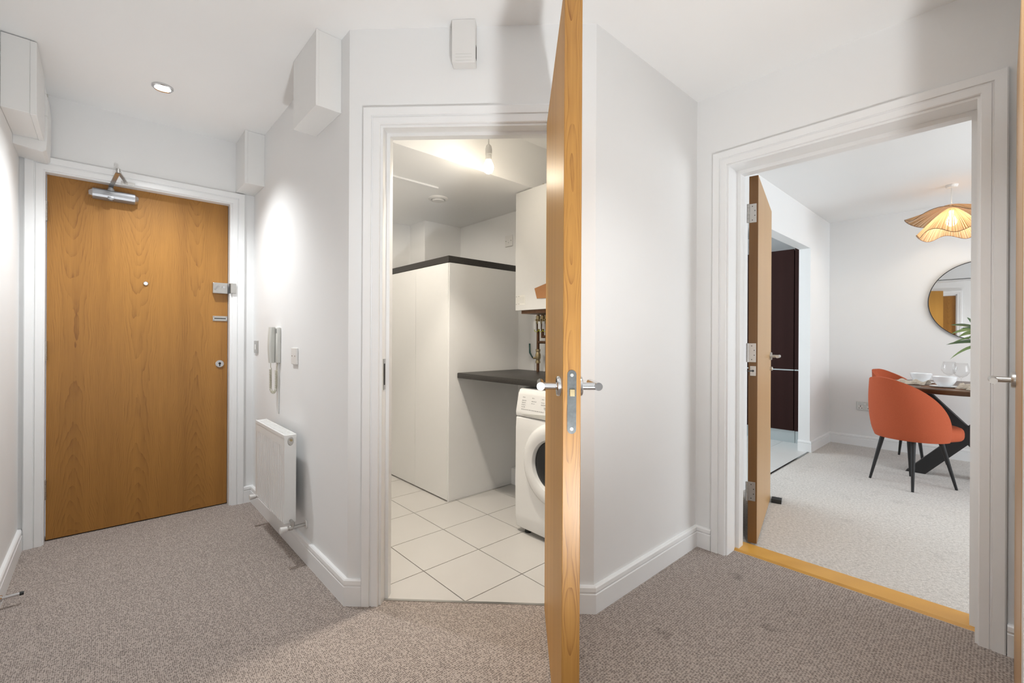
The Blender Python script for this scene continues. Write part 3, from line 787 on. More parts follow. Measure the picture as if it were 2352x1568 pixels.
# small trunking box over the utility door
t = thing('duct_boxing', 'small white box cover above the utility doorway', 'duct cover', tuple(diag(.44, 0, 2.218)))
b = B().box(.437, .533, .0003, .046, 2.220, ZC - .0005, MDIAG, bev=.002, seg=1); b.build('cover_panel', 'plastic_white', parent=t)
b = B()
for i in range(3): b.box(.452 + i * .0, .518, .0455, .0466, 2.228 + i * .013, 2.2288 + i * .013, MDIAG)
b.build('vent_lines', 'plastic_grey', parent=t)
b = B().box(.5325, .5335, .012, .030, 2.245, 2.30, MDIAG); b.build('side_slot', 'dark_gap', parent=t)

# entry phone
ph = thing('entry_phone', 'grey wall mounted entry phone with hanging coiled cord', 'intercom', (XI, 2.84, .96))
B().box(.738, XI - .0002, 2.795, 2.895, .963, 1.168, bev=.005).build('wall_base', 'plastic_grey', parent=ph, smooth='auto')
B().box(.7365, .7385, 2.806, 2.832, 1.135, 1.160, bev=.0008, seg=1).build('call_button', 'plastic_grey_dark', parent=ph)
hs = []
b = B()
rows = []
for i in range(13):
    t_ = i / 12; z = .962 + t_ * .207
    bow = .006 * math.sin(PI * t_)
    y0_, y1_ = 2.838 + .004 * math.cos(PI * t_), 2.885
    xf = .713 - bow; xb = .7355
    rows.append([(xb, y1_, z), (xf + .006, y1_, z), (xf, y1_ - .006, z), (xf, y0_ + .006, z), (xf + .006, y0_, z), (xb, y0_, z)])
k = 6
b.poly([p for r in rows for p in r], [[i * k + j, i * k + (j + 1) % k, (i + 1) * k + (j + 1) % k, (i + 1) * k + j] for i in range(12) for j in range(k)] + [list(range(k)), list(range(12 * k, 13 * k))[::-1]])
b.build('handset', 'plastic_grey', parent=ph, smooth='auto')
B().box(.7352, .7378, 2.838, 2.884, .966, 1.165).build('handset_gap', 'plastic_grey_dark', parent=ph)
b = B()
path = []
def upath(t_):
    # U shaped hanging loop in the y-z plane, slightly off the wall
    if t_ < .4: u = t_ / .4; return Vector((.722, 2.874 - .002 * u, .925 - .108 * u))
    if t_ > .6: u = (t_ - .6) / .4; return Vector((.738, 2.822 - .002 * u, .817 + .105 * u))
    u = (t_ - .4) / .2; a_ = PI * u
    return Vector((.722 + .016 * u, 2.847 + .025 * math.cos(a_), .817 - .026 * math.sin(a_)))
turns = 44
for i in range(turns * 9 + 1):
    t_ = i / (turns * 9); c_ = upath(t_); a_ = 2 * PI * turns * t_
    d_ = (upath(min(1, t_ + .01)) - upath(max(0, t_ - .01))).normalized()
    n1 = Vector((1, 0, 0)); n2 = d_.cross(n1).normalized()
    path.append(c_ + n1 * .0062 * math.cos(a_) + n2 * .0062 * math.sin(a_))
b.tube([Vector((.722, 2.868, .964)), Vector((.722, 2.872, .940))] + path + [Vector((.741, 2.818, .940)), Vector((.744, 2.812, .965))], .0018, 6)
b.build('coiled_cord', 'cord_beige', parent=ph, smooth=True)
tag(B().box(XI - .008, XI - .0002, 2.822, 2.832, .668, .9635, bev=.001, seg=1).build('cable_cover', 'plastic_white'), 'thin white cable cover strip running down from the entry phone', 'cable cover')
t = thing('wall_switch', 'small steel switch plate between entry door and entry phone', 'switch', (XI, 3.34, 1.005))
B().box(XI - .008, XI - .0002, 3.298, 3.384, 1.006, 1.088, bev=.0015, seg=1).build('plate', 'steel_satin', parent=t)
B().box(XI - .012, XI - .007, 3.333, 3.352, 1.030, 1.062, bev=.001, seg=1).build('rocker', 'plastic_white', parent=t)
t = thing('blank_plate', 'square white blank wall plate beside the entry phone', 'wall plate', (XI, 2.55, .97))
B().box(XI - .010, XI - .0002, 2.488, 2.575, .968, 1.055, bev=.002, seg=1).build('plate', 'plastic_white', parent=t)
for yy in (2.511, 2.558): B().cyl((XI - .0108, yy, 1.012), (XI - .009, yy, 1.012), .0035, .0035, 10).build('screw', 'steel_worn_dark', parent=t)

# radiator
ra = thing('radiator', 'white fluted panel radiator below the entry phone', 'radiator', (.69, 2.65, .19))
RX0, RX1, RY0, RY1, RZ0, RZ1 = .658, .715, 2.370, 2.925, .190, .628
nf = 16
pf = []
zz0, zz1 = RZ0 + .012, RZ1 - .055
pts_y = []
for i in range(nf):
    y0_ = RY0 + .022 + i * (RY1 - RY0 - .044) / nf; w_ = (RY1 - RY0 - .044) / nf
    pts_y += [(y0_ + w_ * .08, RX0 + .0095), (y0_ + w_ * .26, RX0), (y0_ + w_ * .74, RX0), (y0_ + w_ * .92, RX0 + .0095)]
b = B()
rows = []
for z, k_ in ((zz0, 1.0), (zz0 + .010, 1.0), (zz1 - .010, 1.0), (zz1, 1.0)):
    rows.append([(x, y, z) for y, x in pts_y])
b.grid(rows)
b.box(RX0 + .0085, RX1 - .005, RY0 + .004, RY1 - .004, RZ0 + .012, RZ1 - .004)
b.box(RX0 + .0005, RX0 + .0092, RY0 + .0052, RY1 - .0052, zz1 - .001, RZ1 - .014)
b.box(RX0 + .001, RX0 + .0095, RY0 + .004, RY0 + .023, RZ0 + .010, zz1 - .001); b.box(RX0 + .001, RX0 + .0095, RY1 - .023, RY1 - .004, RZ0 + .010, zz1 - .001)
b.build('panel', 'radiator_white', parent=ra)
b = B()
for i in range(nf):
    y0_ = RY0 + .022 + i * (RY1 - RY0 - .044) / nf; w_ = (RY1 - RY0 - .044) / nf
    b.box(RX0 - .001, RX0 + .012, y0_ + w_ * .2, y0_ + w_ * .8, RZ0 + .004, RZ0 + .016, bev=.002, seg=1)
b.build('bottom_beads', 'radiator_white', parent=ra)
b = B().box(RX0 + .004, RX1 - .004, RY0 + .006, RY1 - .006, RZ1 - .006, RZ1 - .001)
for i in range(22):
    y0_ = RY0 + .03 + i * .0226
    b.box(RX0 + .012, RX1 - .010, y0_, y0_ + .013, RZ1 - .002, RZ1 + .001)
b.box(RX0 - .001, RX0 + .007, RY0, RY1, RZ1 - .013, RZ1 + .002); b.box(RX1 - .006, RX1, RY0, RY1, RZ1 - .013, RZ1 + .002)
b.build('top_grille', 'radiator_white', parent=ra)
for yy in ((RY0 - .001, RY0 + .005), (RY1 - .005, RY1 + .001)):
    B().box(RX0 + .001, RX1 - .001, yy[0], yy[1], RZ0 + .004, RZ1 + .001, bev=.0012, seg=1).build('side_panel', 'radiator_white', parent=ra)
b = B().lathe([(0, -.0035), (.012, -.0035), (.0145, 0), (0, 0)], 24, axis='Y', M=Matrix.Translation((.6875, RY0 - .001, .598)) @ Matrix.Diagonal((1, 1, 1.5, 1)))
av = b.build('air_vent_cover', 'steel_satin', parent=ra, smooth='auto')
B().cyl((.6875, RY0 - .002, .604), (.6875, RY0 - .012, .604), .006, .006, 14).build('air_vent_key', 'brass_old', parent=av)
def valve(y, sgn, big):
    v = B()
    v.cyl((.690, y, .205), (.690, y - sgn * .030, .205), .008, .008, 14)
    v.cyl((.672, y - sgn * .030, .172), (.672, y - sgn * .030, .172), .01)if False else None
    v.cyl((.690, y - sgn * .030, .205), (.690, y - sgn * .030, .178), .010, .010, 14)
    v.cyl((.664, y - sgn * .030, .178), (.740, y - sgn * .030, .178), .0085, .0085, 14)
    v.cyl((.675, y - sgn * .030, .178), (.690, y - sgn * .030, .178), .012, .012, 8)
    v.cyl((.700, y - sgn * .030, .178), (.757, y - sgn * .030, .178), .0075, .0075, 14)
    o = v.build('valve', 'steel_satin', parent=ra, smooth='auto')
    B().cyl((.666, y - sgn * .030, .178), (.634, y - sgn * .030, .178), .012, .016, 20).build('valve_cap', 'plastic_white', parent=o, smooth='auto')
    B().lathe([(.008, 0), (.021, 0), (.019, .006), (.008, .007)], 24, axis='X', closed=True).build('wall_collar', 'plastic_white', parent=o, M=Matrix.Translation((.7495, y - sgn * .030, .178)), smooth='auto')
valve(RY0 + .004, 1, True); valve(RY1 - .004, -1, False)
for yy in (2.56, 2.84): B().box(RX1 - .006, XI - .0003, yy, yy + .015, .30, .50).build('wall_bracket', 'radiator_white', parent=ra)

# door stop on the left skirting
ds = thing('door_stop', 'chrome rod door stop with black tip on the left skirting', 'door stop', (XL + .018, 2.745, .030))
B().cyl((XL + .018, 2.745, .042), (-.250, 2.745, .042), .0065, .0065, 16).build('rod', 'chrome', parent=ds, smooth='auto')
B().cyl((XL + .018, 2.745, .042), (XL + .024, 2.745, .042), .014, .012, 20).build('base_flange', 'chrome', parent=ds, smooth='auto')
B().cyl((-.250, 2.745, .042), (-.238, 2.745, .042), .0078, .0070, 16).build('rubber_tip', 'black_rubber', parent=ds, smooth='auto')

# ------------------------------------------------------------------ utility room
cu = thing('tall_cupboard', 'tall white cupboard with plain doors in the utility room', 'cupboard', (2.05, 2.95, 0))
CXa, CYa, CZ = 1.728, 2.528, 1.627
B().prism([(CXa + .020, CYa + .020), (XD - .001, CYa + .020), (XD - .001, 3.288), (2.003, 3.288), (2.003, 3.538), (CXa + .020, 3.538)], .0, CZ - .001).build('carcass', 'satin_white', parent=cu)
B().box(CXa + .006, XD - .0005, CYa, CYa + .018, 0.001, CZ - .002, bev=.001, seg=1).build('side_panel', 'satin_white', parent=cu)
B().box(CXa, CXa + .019, CYa + .008, 2.9585, .010, CZ - .003, bev=.001, seg=1).build('door', 'satin_white', parent=cu)
B().box(CXa, CXa + .019, 2.9615, 3.538, .010, CZ - .003, bev=.001, seg=1).build('door', 'satin_white', parent=cu)
tag(B().prism([(CXa - .004, CYa - .004), (XD - .0005, CYa - .004), (XD - .0005, 3.2895), (2.0045, 3.2895), (2.0045, 3.5395), (CXa - .004, 3.5395)], CZ, CZ + .043).build('cupboard_top', 'worktop_black'), 'black laminate slab lying on top of the tall white cupboard', 'worktop')
tag(B().box(1.800, XD - .0005, YR + .101, CYa - .0005, .837, .874, bev=.006).build('worktop', 'worktop_black', smooth='auto'), 'black laminate worktop above the washing machine', 'worktop')
tag(B().box(2.308, XD - .0005, YR + .101, CYa - .0005, .0005, .125, bev=.001, seg=1).build('pipe_boxing', 'gloss_white'), 'low white boxing along the wall under the worktop', 'boxing')

# washing machine
wm = thing('washing_machine', 'white front loading washing machine under the black worktop', 'washing machine', (2.0, 1.57, 0))
WX, WY0, WY1 = 1.762, 1.300, 1.896
b = B()
prof = [(WX + .010, .028), (WX, .10), (WX - .003, .30), (WX, .60), (WX + .004, .664), (2.30, .664), (2.30, .028)]
k = len(prof)
def yprism(prof, y0, y1, bev=0.0):
    bb = bmesh.new()
    vs = [bb.verts.new((x, y0, z)) for x, z in prof] + [bb.verts.new((x, y1, z)) for x, z in prof]
    k = len(prof)
    for j in range(k): bb.faces.new([vs[j], vs[(j + 1) % k], vs[k + (j + 1) % k], vs[k + j]])
    bb.faces.new(vs[:k]); bb.faces.new(vs[k:][::-1])
    bmesh.ops.recalc_face_normals(bb, faces=list(bb.faces))
    if bev: bmesh.ops.bevel(bb, geom=list(bb.edges), offset=bev, segments=3, profile=.5, affect='EDGES')
    return bb
b.join(yprism(prof, WY0, WY1, .009))
body = b.build('body', 'appliance_white', parent=wm, smooth='auto')
prof = [(WX + .004, .667), (WX + .002, .69), (WX + .022, .795), (WX + .034, .818), (WX + .06, .826), (2.30, .826), (2.30, .667)]
cp = B().join(yprism(prof, WY0, WY1, .006)).build('control_panel', 'appliance_white', parent=wm, smooth='auto')
# drawer recess line (shallow wedge) and program printing
b = B().poly([(WX - .002, 1.845, .683), (WX - .002, 1.62, .672), (WX - .002, 1.62, .700), (WX + .001, 1.845, .683), (WX + .003, 1.62, .672), (WX + .004, 1.62, .700)], [(0, 1, 2), (3, 5, 4), (0, 3, 4, 1), (1, 4, 5, 2), (0, 2, 5, 3)])
b.build('drawer_grip', 'plastic_grey', parent=cp)
b = B()
def panel_x(z): return WX + .002 + (z - .69) / (.795 - .69) * .020 - .0007
random.seed(11)
def dashes(y, z, n, wmax):
    yy = y
    for i in range(n):
        w_ = random.uniform(.004, .010)
        x_ = panel_x(z) - .0004
        b.poly([(x_, yy, z), (x_, yy - w_, z), (x_ + .0004, yy - w_, z + .0035), (x_ + .0004, yy, z + .0035)], [(0, 1, 2, 3)])
        yy -= w_ + .004
for col, y in enumerate((1.850, 1.775, 1.700, 1.62)):
    dashes(y, .775, 2, .03)
    for r_ in range((4, 2, 2, 2)[col]): dashes(y + .002, .757 - r_ * .012, 3, .02)
dashes(1.850, .708, 16, .02)
b.build('program_print', 'print_grey', parent=cp)['kind'] = 'stuff'
B().cyl((WX + .010, 1.655, .735), (WX - .006, 1.655, .732), .012, .010, 20).build('dial_knob', 'appliance_white', parent=cp, smooth='auto')
ring = B().lathe([(.130, .004), (.140, .030), (.165, .038), (.195, .034), (.217, .018), (.224, 0), (.224, -.010), (.130, -.010)], 56, axis='X', closed=True)
dr = ring.build('porthole_ring', 'appliance_white', parent=wm, smooth='auto', M=Matrix.Translation((WX, 1.590, .437)) @ Matrix.Diagonal((-1, 1, 1, 1)))
B().lathe([(0, .006), (.06, .012), (.11, .016), (.136, .010), (.136, -.004), (0, -.004)], 48, axis='X').build('porthole_glass', 'door_glass_dark', parent=dr, smooth='auto', M=Matrix.Translation((WX, 1.590, .437)) @ Matrix.Diagonal((-1, 1, 1, 1)))
for xx in (WX + .05, 2.25):
    for yy in (WY0 + .06, WY1 - .06): B().cyl((xx, yy, 0), (xx, yy, .03), .02, .018, 14).build('foot', 'black_rubber', parent=wm)

# boiler
bo = thing('boiler', 'tall white wall-hung boiler above the black worktop', 'boiler', (2.22, 2.03, 1.30))
BX, BY0, BY1, BZ0, BZ1 = 2.075, 1.83, 2.238, 1.300, 2.098
B().box(BX, XD - .0005, BY0, BY1, BZ0, BZ1, bev=.003).build('casing', 'appliance_white', parent=bo, smooth='auto')
st = B().box(BX - .001, BX + .0005, 2.142, 2.232, 1.335, 1.402).build('sticker', 'sticker_cream', parent=bo)
b = B()
random.seed(5)
for r_ in range(7):
    zz = 1.394 - r_ * .0085
    if r_ in (0, 6):
        b.box(BX - .0016, BX - .0009, 2.2225, 2.2285, zz - .004, zz + .003)
        b.box(BX - .0016, BX - .0009, 2.195, 2.213, zz - .001, zz + .002)
    else: b.box(BX - .0016, BX - .0009, 2.150, 2.226, zz, zz + .0008)
b.build('sticker_print', 'print_grey', parent=st)
B().box(BX + .02, XD - .01, BY0 + .02, BY1 - .04, BZ0 - .022, BZ0 + .001).build('underside_tray', 'copper_old', parent=bo)
b = B().poly([(BX - .002, 2.052, 1.437), (BX - .002, 1.95, 1.46), (BX - .002, 1.95, 1.368), (BX - .002, 2.030, 1.370), (BX - .004, 2.052, 1.437), (BX - .004, 1.95, 1.46), (BX - .004, 1.95, 1.368), (BX - .004, 2.030, 1.370)],
             [(0, 1, 2, 3), (7, 6, 5, 4), (0, 4, 5, 1), (1, 5, 6, 2), (2, 6, 7, 3), (3, 7, 4, 0)])
b.build('brown_flap', 'brown_card', parent=bo)
b = B().cyl((2.20, 2.10, BZ1), (2.20, 2.10, BZ1 + .045), .018, .018, 16).cyl((2.20, 2.10, BZ1 + .03), (2.20, 2.10, BZ1 + .055), .024, .020, 16)
b.build('top_fitting', 'brass_old', parent=bo, smooth='auto')
# copper pipes under the boiler
def pipe(pts, label, r=.011):
    # rounded polyline
    P = [Vector(p) for p in pts]; out = [P[0]]
    for i in range(1, len(P) - 1):
        a_, c_ = (P[i - 1] - P[i]).normalized(), (P[i + 1] - P[i]).normalized()
        rr = .02
        for t_ in range(5):
            u = t_ / 4; out.append((P[i] + a_ * rr) * (1 - u) ** 2 + P[i] * 2 * u * (1 - u) + (P[i] + c_ * rr) * u * u)
    out.append(P[-1])
    return tag(B().tube(out, r, 12).build('copper_pipe', 'copper_old', smooth='auto'), label, 'pipe', 'boiler pipes')
ZB = BZ0 - .02
pipe([(2.30, 2.240, .8745), (2.30, 2.240, ZB)], 'brown copper pipe with the green lever valve under the boiler')
pipe([(2.30, 2.196, 1.115), (2.30, 2.196, ZB)], 'short brown copper pipe hanging from the boiler underside')
pipe([(2.345, 2.19, .8745), (2.345, 2.19, 1.05), (2.345, 1.98, 1.05)], 'brown copper pipe bending over behind the valve pipe', .010)
pipe([(2.30, 2.156, .8745), (2.30, 2.156, ZB)], 'straight brown copper pipe beside the open door edge', .010)
pipe([(2.30, 2.230, 1.085), (2.30, 1.98, 1.085)], 'level brown copper pipe joined to the valve pipe', .010)
pipe([(2.30, 2.186, 1.125), (2.30, 1.98, 1.125)], 'short level brown copper pipe under the boiler', .010)
va = thing('ball_valve', 'brass ball valve with dark green lever on the copper pipe', 'valve', (2.30, 2.240, .96))
b = B().lathe([(.0112, -.05), (.017, -.05), (.017, -.035), (.013, -.03), (.019, -.012), (.019, .012), (.013, .03), (.017, .035), (.017, .05), (.0112, .05)], 16, closed=True, M=Matrix.Translation((2.30, 2.24, .985)))
b.cyl((2.30, 2.24, .975), (2.272, 2.262, .972), .008, .008, 12)
b.build('valve_body', 'brass_old', parent=va, smooth='auto')
B().tube([(2.272, 2.262, .972), (2.268, 2.275, .990), (2.266, 2.288, 1.010), (2.266, 2.291, 1.075)], [.005, .005, .0065, .0065], 10).build('lever', 'green_sleeve', parent=va, smooth=True)
for i, yy in enumerate((2.240, 2.196, 2.156)):
    iv = thing('isolation_valve', ['white tagged isolation valve on the valve pipe', 'white tagged isolation valve on the short copper pipe', 'white tagged isolation valve on the straight copper pipe'][i], 'valve', (2.30, yy, 1.17), 0, 'boiler isolation valves')
    b = B().lathe([(.0112, -.028), (.016, -.028), (.016, -.014), (.013, 0), (.016, .014), (.016, .028), (.0112, .028)], 12, closed=True, M=Matrix.Translation((2.30, yy, 1.245)))
    b.cyl((2.30, yy, 1.243), (2.275, yy, 1.243), .006, .006, 10); b.build('valve_body', 'brass_old', parent=iv, smooth='auto')
    B().box(2.268, 2.272, yy - .008, yy + .014, 1.178, 1.232).build('tag_plate', 'paper_white', parent=iv)
    b = B().tube([Vector((2.282, yy + .02 * math.cos(t_), 1.175 - .016 * math.sin(t_))) for t_ in [PI * q / 10 for q in range(11)]], .002, 6); b.build('earth_wire', 'wire_yellow', parent=iv, smooth=True)

# pendant bulb
pb = thing('pendant_bulb', 'bare glowing bulb on a white flex in the utility room', 'light', (1.554, 1.897, 1.99))
BZ = 2.043
B().lathe([(0, BZ - .032), (.012, BZ - .030), (.022, BZ - .022), (.0285, BZ - .006), (.029, BZ + .006), (.024, BZ + .022), (.017, BZ + .036), (.014, BZ + .046)], 32).build('bulb', 'lamp_warm', parent=pb, smooth=True, M=Matrix.Translation((1.554, 1.897, 0)))
B().lathe([(.0145, BZ + .040), (.0165, BZ + .046), (.0165, BZ + .072), (.0185, BZ + .073), (.0185, BZ + .100), (.015, BZ + .118), (.006, BZ + .128), (0, BZ + .128)], 28).build('lamp_holder', 'plastic_white', parent=pb, smooth='auto', M=Matrix.Translation((1.554, 1.897, 0)))
B().cyl((1.554, 1.897, BZ + .125), (1.554, 1.897, ZC - .02), .003, .003, 10).build('flex', 'plastic_white', parent=pb, smooth=True)
B().lathe([(0, ZC - .028), (.012, ZC - .026), (.042, ZC - .012), (.044, ZC - .0005), (0, ZC - .0005)], 32).build('ceiling_rose', 'plastic_white', parent=pb, smooth='auto', M=Matrix.Translation((1.554, 1.897, 0)))
l = bpy.data.lights.new('utility_bulb_light', 'POINT'); l.energy = 2.3; l.color = (1.0, 0.88, 0.70); l.shadow_soft_size = .028
o = bpy.data.objects.new('utility_bulb_light', l); o.location = (1.554, 1.897, BZ - .062); C.objects.link(o)

# added utility fill downlights, kept unseen behind the door head and the jamb
for (x, y, z, e, a, lab) in ((1.20, 1.74, ZC, 72, 76, 'added unseen fill downlight inside the utility room above its doorway'), (1.06, 2.72, 2.103, 24, 124, 'added unseen fill downlight in the utility soffit beside the passage wall')):
    t = thing('downlight', lab, 'light', (x, y, z - .012))
    B().lathe([(.032, .012), (.046, .012), (.045, .004), (.040, 0), (.034, .002)], 40, closed=True).build('bezel', 'chrome', parent=t, world=False, smooth='auto')
    B().lathe([(0, .006), (.0335, .006), (.0335, .010), (0, .010)], 32).build('lens', 'lamp_soft', parent=t, world=False)
    o = spot('utility_fill_lamp', (x, y, z - .022), e, (1.0, 0.915, 0.79), ang=a, blend=.45, radius=.05)
    o.rotation_euler = Vector((.125, .125, -1.0) if z == ZC else (.55, .30, -1.0)).to_track_quat('-Z', 'Y').to_euler()

# ceiling extract vent, bar, blank plate
ev = thing('extract_vent', 'round white extract vent on the utility soffit', 'vent', (1.752, 2.70, 2.09))
VM = Matrix.Translation((1.752, 2.70, 2.103))
B().lathe([(.046, -.0005), (.070, -.0005), (.067, -.010), (.056, -.016), (.046, -.012)], 40, closed=True).build('outer_ring', 'plastic_white', parent=ev, M=VM, smooth='auto')
B().lathe([(0, -.024), (.036, -.023), (.043, -.016), (.043, -.012), (0, -.012)], 36).build('centre_disc', 'plastic_white', parent=ev, M=VM, smooth='auto')
B().cyl((1.752, 2.70, 2.1028), (1.752, 2.70, 2.091), .0455, .0455, 32).build('throat', 'plastic_grey_dark', parent=ev)
tag(B().box(1.20, 1.625, 2.500, 2.508, 2.0915, 2.1025).build('ceiling_batten', 'gloss_white'), 'thin white batten fixed to the utility soffit', 'batten')
bp_ = thing('blank_plate', 'square white blank plate high on the utility wall by the boiler', 'wall plate', (XD, 2.63, 1.82))
B().box(XD - .010, XD - .0003, 2.592, 2.678, 1.838, 1.926, bev=.002, seg=1).build('plate', 'plastic_white', parent=bp_)
for yy in (2.606, 2.664): B().cyl((XD - .0108, yy, 1.882), (XD - .009, yy, 1.882), .003, .003, 10).build('screw', 'steel_worn_dark', parent=bp_)
B().cyl((XD - .0104, 2.635, 1.868), (XD - .009, 2.635, 1.868), .0022, .0022, 10).build('centre_mark', 'steel_worn_dark', parent=bp_)

# ------------------------------------------------------------------ dining room
def make_chair(label, loc, rz):
    t = thing('dining_chair', label, 'chair', loc, rz, 'coral dining chairs round the table')
    # seat cushion (local x forward)
    b = B(); n_ = 72
    def sq(a_, rx, ry, e=2.6):
        c_, s_ = math.cos(a_), math.sin(a_)
        return (math.copysign(abs(c_) ** (2 / e), c_) * rx, math.copysign(abs(s_) ** (2 / e), s_) * ry)
    rings = []
    for (f_, z) in ((.70, .361), (.88, .362), (.95, .367), (.985, .378), (1.0, .395), (1.0, .420), (.985, .438), (.95, .451), (.88, .459), (.75, .465), (.45, .469), (0.02, .469)):
        rings.append([(sq(2 * PI * i / n_, .250 * f_, .218 * f_)[0] + .084, sq(2 * PI * i / n_, .250 * f_, .218 * f_)[1], z) for i in range(n_)])
    pts = [p for r in rings for p in r]
    b.poly(pts, [[i * n_ + j, i * n_ + (j + 1) % n_, (i + 1) * n_ + (j + 1) % n_, (i + 1) * n_ + j] for i in range(len(rings) - 1) for j in range(n_)] + [list(range(n_))[::-1], list(range(len(pts) - n_, len(pts)))])
    b.build('seat', 'fabric_coral', parent=t, world=False, smooth=True)
    # wrap-around shell back
    rows = []; nph = 33; nt_ = 10
    for j in range(nph):
        u = -1 + 2 * j / (nph - 1); phi = u * R(110)
        top = .375 + .455 * max(0.0, (1 - abs(u) ** 2.4)) ** .78
        row = []
        for i in range(nt_):
            tt = i / (nt_ - 1); z = .362 + (top - .362) * tt
            h_ = (z - .362) / .46
            rx = .222 + .080 * h_ ** .7; ry = .232 + .030 * math.sin(PI * min(1, h_ * .9 + .05)) - .030 * h_ * h_
            bulge = 1 - .035 * (1 - min(1, (z - .355) / .06)) if z < .415 else 1.0
            row.append((.015 - math.cos(phi) * rx * bulge, math.sin(phi) * ry * bulge, z))
        rows.append(row)
    b = B().grid(rows)
    o = b.build('backrest', 'fabric_coral', parent=t, world=False, smooth=True)
    sub(o, [('SOLIDIFY', dict(thickness=.034, offset=-1.0)), ('BEVEL', dict(width=.012, segments=3, limit_method='ANGLE', angle_limit=R(50))), ('SUBSURF', dict(levels=1, render_levels=1))])
    for sx, sy in ((-1, 1), (-1, -1), (1, 1), (1, -1)):
        fx = -.168 if sx < 0 else .205
        B().tube([(fx * .62, sy * .118, .372), (fx, sy * .170, 0)], [.0165, .0085], 14).build('leg', 'black_metal', parent=t, world=False, smooth='auto')
    return t
CA = R(-35.2)
make_chair('coral velvet shell chair with black legs turned towards the doorway', (4.482 + .168 * math.cos(CA), .577 + .168 * math.sin(CA), 0), CA)
make_chair('coral velvet shell chair further round the table by the far wall', (5.50, .58, 0), R(-112))
# table
TC = Vector((5.10, .18)); TR = .56
tb = thing('dining_table', 'round dark wood dining table on crossed black legs', 'table', (TC.x, TC.y, 0))
B().lathe([(0, .712), (TR - .012, .712), (TR - .003, .716), (TR, .724), (TR, .744), (TR - .004, .749), (TR - .010, .751), (0, .751)], 96).build('tabletop', 'table_wood', parent=tb, world=False, smooth='auto')
def beam(p, q, w, h_):
    p, q = Vector(p), Vector(q); d = (q - p); n_ = Vector((-d.y, d.x, 0)).normalized() * w / 2
    e = Vector((d.x, d.y, 0)).normalized() * h_ / 2
    pts = [p - e - n_, p + e - n_, p + e + n_, p - e + n_, q - e - n_, q + e - n_, q + e + n_, q - e + n_]
    return B().poly(pts, [(0, 3, 2, 1), (4, 5, 6, 7), (0, 1, 5, 4), (1, 2, 6, 5), (2, 3, 7, 6), (3, 0, 4, 7)])
for a_, lw in ((90, .09), (270, .084)):
    c_, s_ = math.cos(R(a_)), math.sin(R(a_))
    beam((c_ * .31, s_ * .31, 0), (-c_ * .31, -s_ * .31, .7125), lw, .125).build('leg', 'black_metal', parent=tb, world=False)
ZT = .751
# place settings
for i, (x, y, lab) in enumerate(((4.76, .295, 'dark woven placemat under the front bowl'), (5.10, .46, 'dark woven placemat under the rear bowl'))):
    tag(B().lathe([(0, ZT + .0002), (.135, ZT + .0002), (.135, ZT + .003), (0, ZT + .003)], 48, center=(x, y, 0)).build('placemat', 'placemat_brown'), lab, 'placemat', 'placemats on the dining table')
    z = ZT + .003
    tag(B().lathe([(0, z + .0002), (.06, z + .0002), (.086, z + .008), (.087, z + .011), (.06, z + .006), (0, z + .005)], 48, center=(x, y, 0)).build('plate', 'china_white', smooth='auto'),
        ['white dinner plate under the front bowl', 'white dinner plate under the rear bowl'][i], 'plate', 'white plates on the dining table')
    z2 = z + .0072
    tag(B().lathe([(0, z2), (.032, z2), (.052, z2 + .020), (.066, z2 + .046), (.0715, z2 + .074), (.069, z2 + .075), (.063, z2 + .047), (.049, z2 + .023), (.028, z2 + .008), (0, z2 + .008)], 56, center=(x, y, 0)).build('bowl', 'china_white', smooth='auto'),
        ['white china bowl on the front place setting', 'white china bowl on the rear place setting behind front bowl'][i], 'bowl', 'white bowls on the dining table')
def glass(x, y, lab):
    z = ZT + .0003
    prof = [(0, z), (.034, z), (.034, z + .002), (.006, z + .006), (.0035, z + .015), (.0035, z + .068), (.012, z + .076), (.034, z + .090), (.047, z + .112), (.049, z + .130), (.044, z + .160), (.037, z + .186),
            (.0358, z + .186), (.0428, z + .160), (.0476, z + .130), (.0456, z + .113), (.033, z + .092), (.012, z + .0785), (0, z + .077)]
    return tag(B().lathe(prof, 48, center=(x, y, 0)).build('wine_glass', 'clear_glass', smooth=True), lab, 'wine glass', 'wine glasses on the dining table')
glass(4.90, .212, 'clear stemmed wine glass beside the front bowl')
glass(5.14, .292, 'clear stemmed wine glass behind the other wine glass')
def napkin(cx_, cy_, rz, lab, seed):
    random.seed(seed)
    b = B(); rows = []
    for i in range(15):
        u = i / 14 - .5; row = []
        for j in range(9):
            v = j / 8 - .5
            w_ = .055 + .02 * math.sin(i * .9 + seed)
            zz = ZT + .003 + .032 * (math.cos(v * PI) ** .7) * (1.0 + .35 * math.sin(i * 1.1 + seed)) + .004 * math.sin(j * 2.2 + i)
            row.append((u * .21, v * 2 * w_ + .008 * math.sin(i * .7), max(ZT + .003, zz if 0 < j < 8 else ZT + .003)))
        rows.append(row)
    b.grid(rows)
    o = b.build('napkin', 'linen_stripe', smooth=True, M=Matrix.Translation((cx_, cy_, 0)) @ Matrix.Rotation(rz, 4, 'Z'))
    sub(o, [('SOLIDIFY', dict(thickness=.003)), ('SUBSURF', dict(levels=1, render_levels=1))])
    return tag(o, lab, 'napkin', 'linen napkins on the dining table')
napkin(4.925, .50, R(78), 'folded striped linen napkin left of the bowls', 2)
napkin(4.70, .145, R(35), 'folded striped linen napkin right of the front bowl', 5)

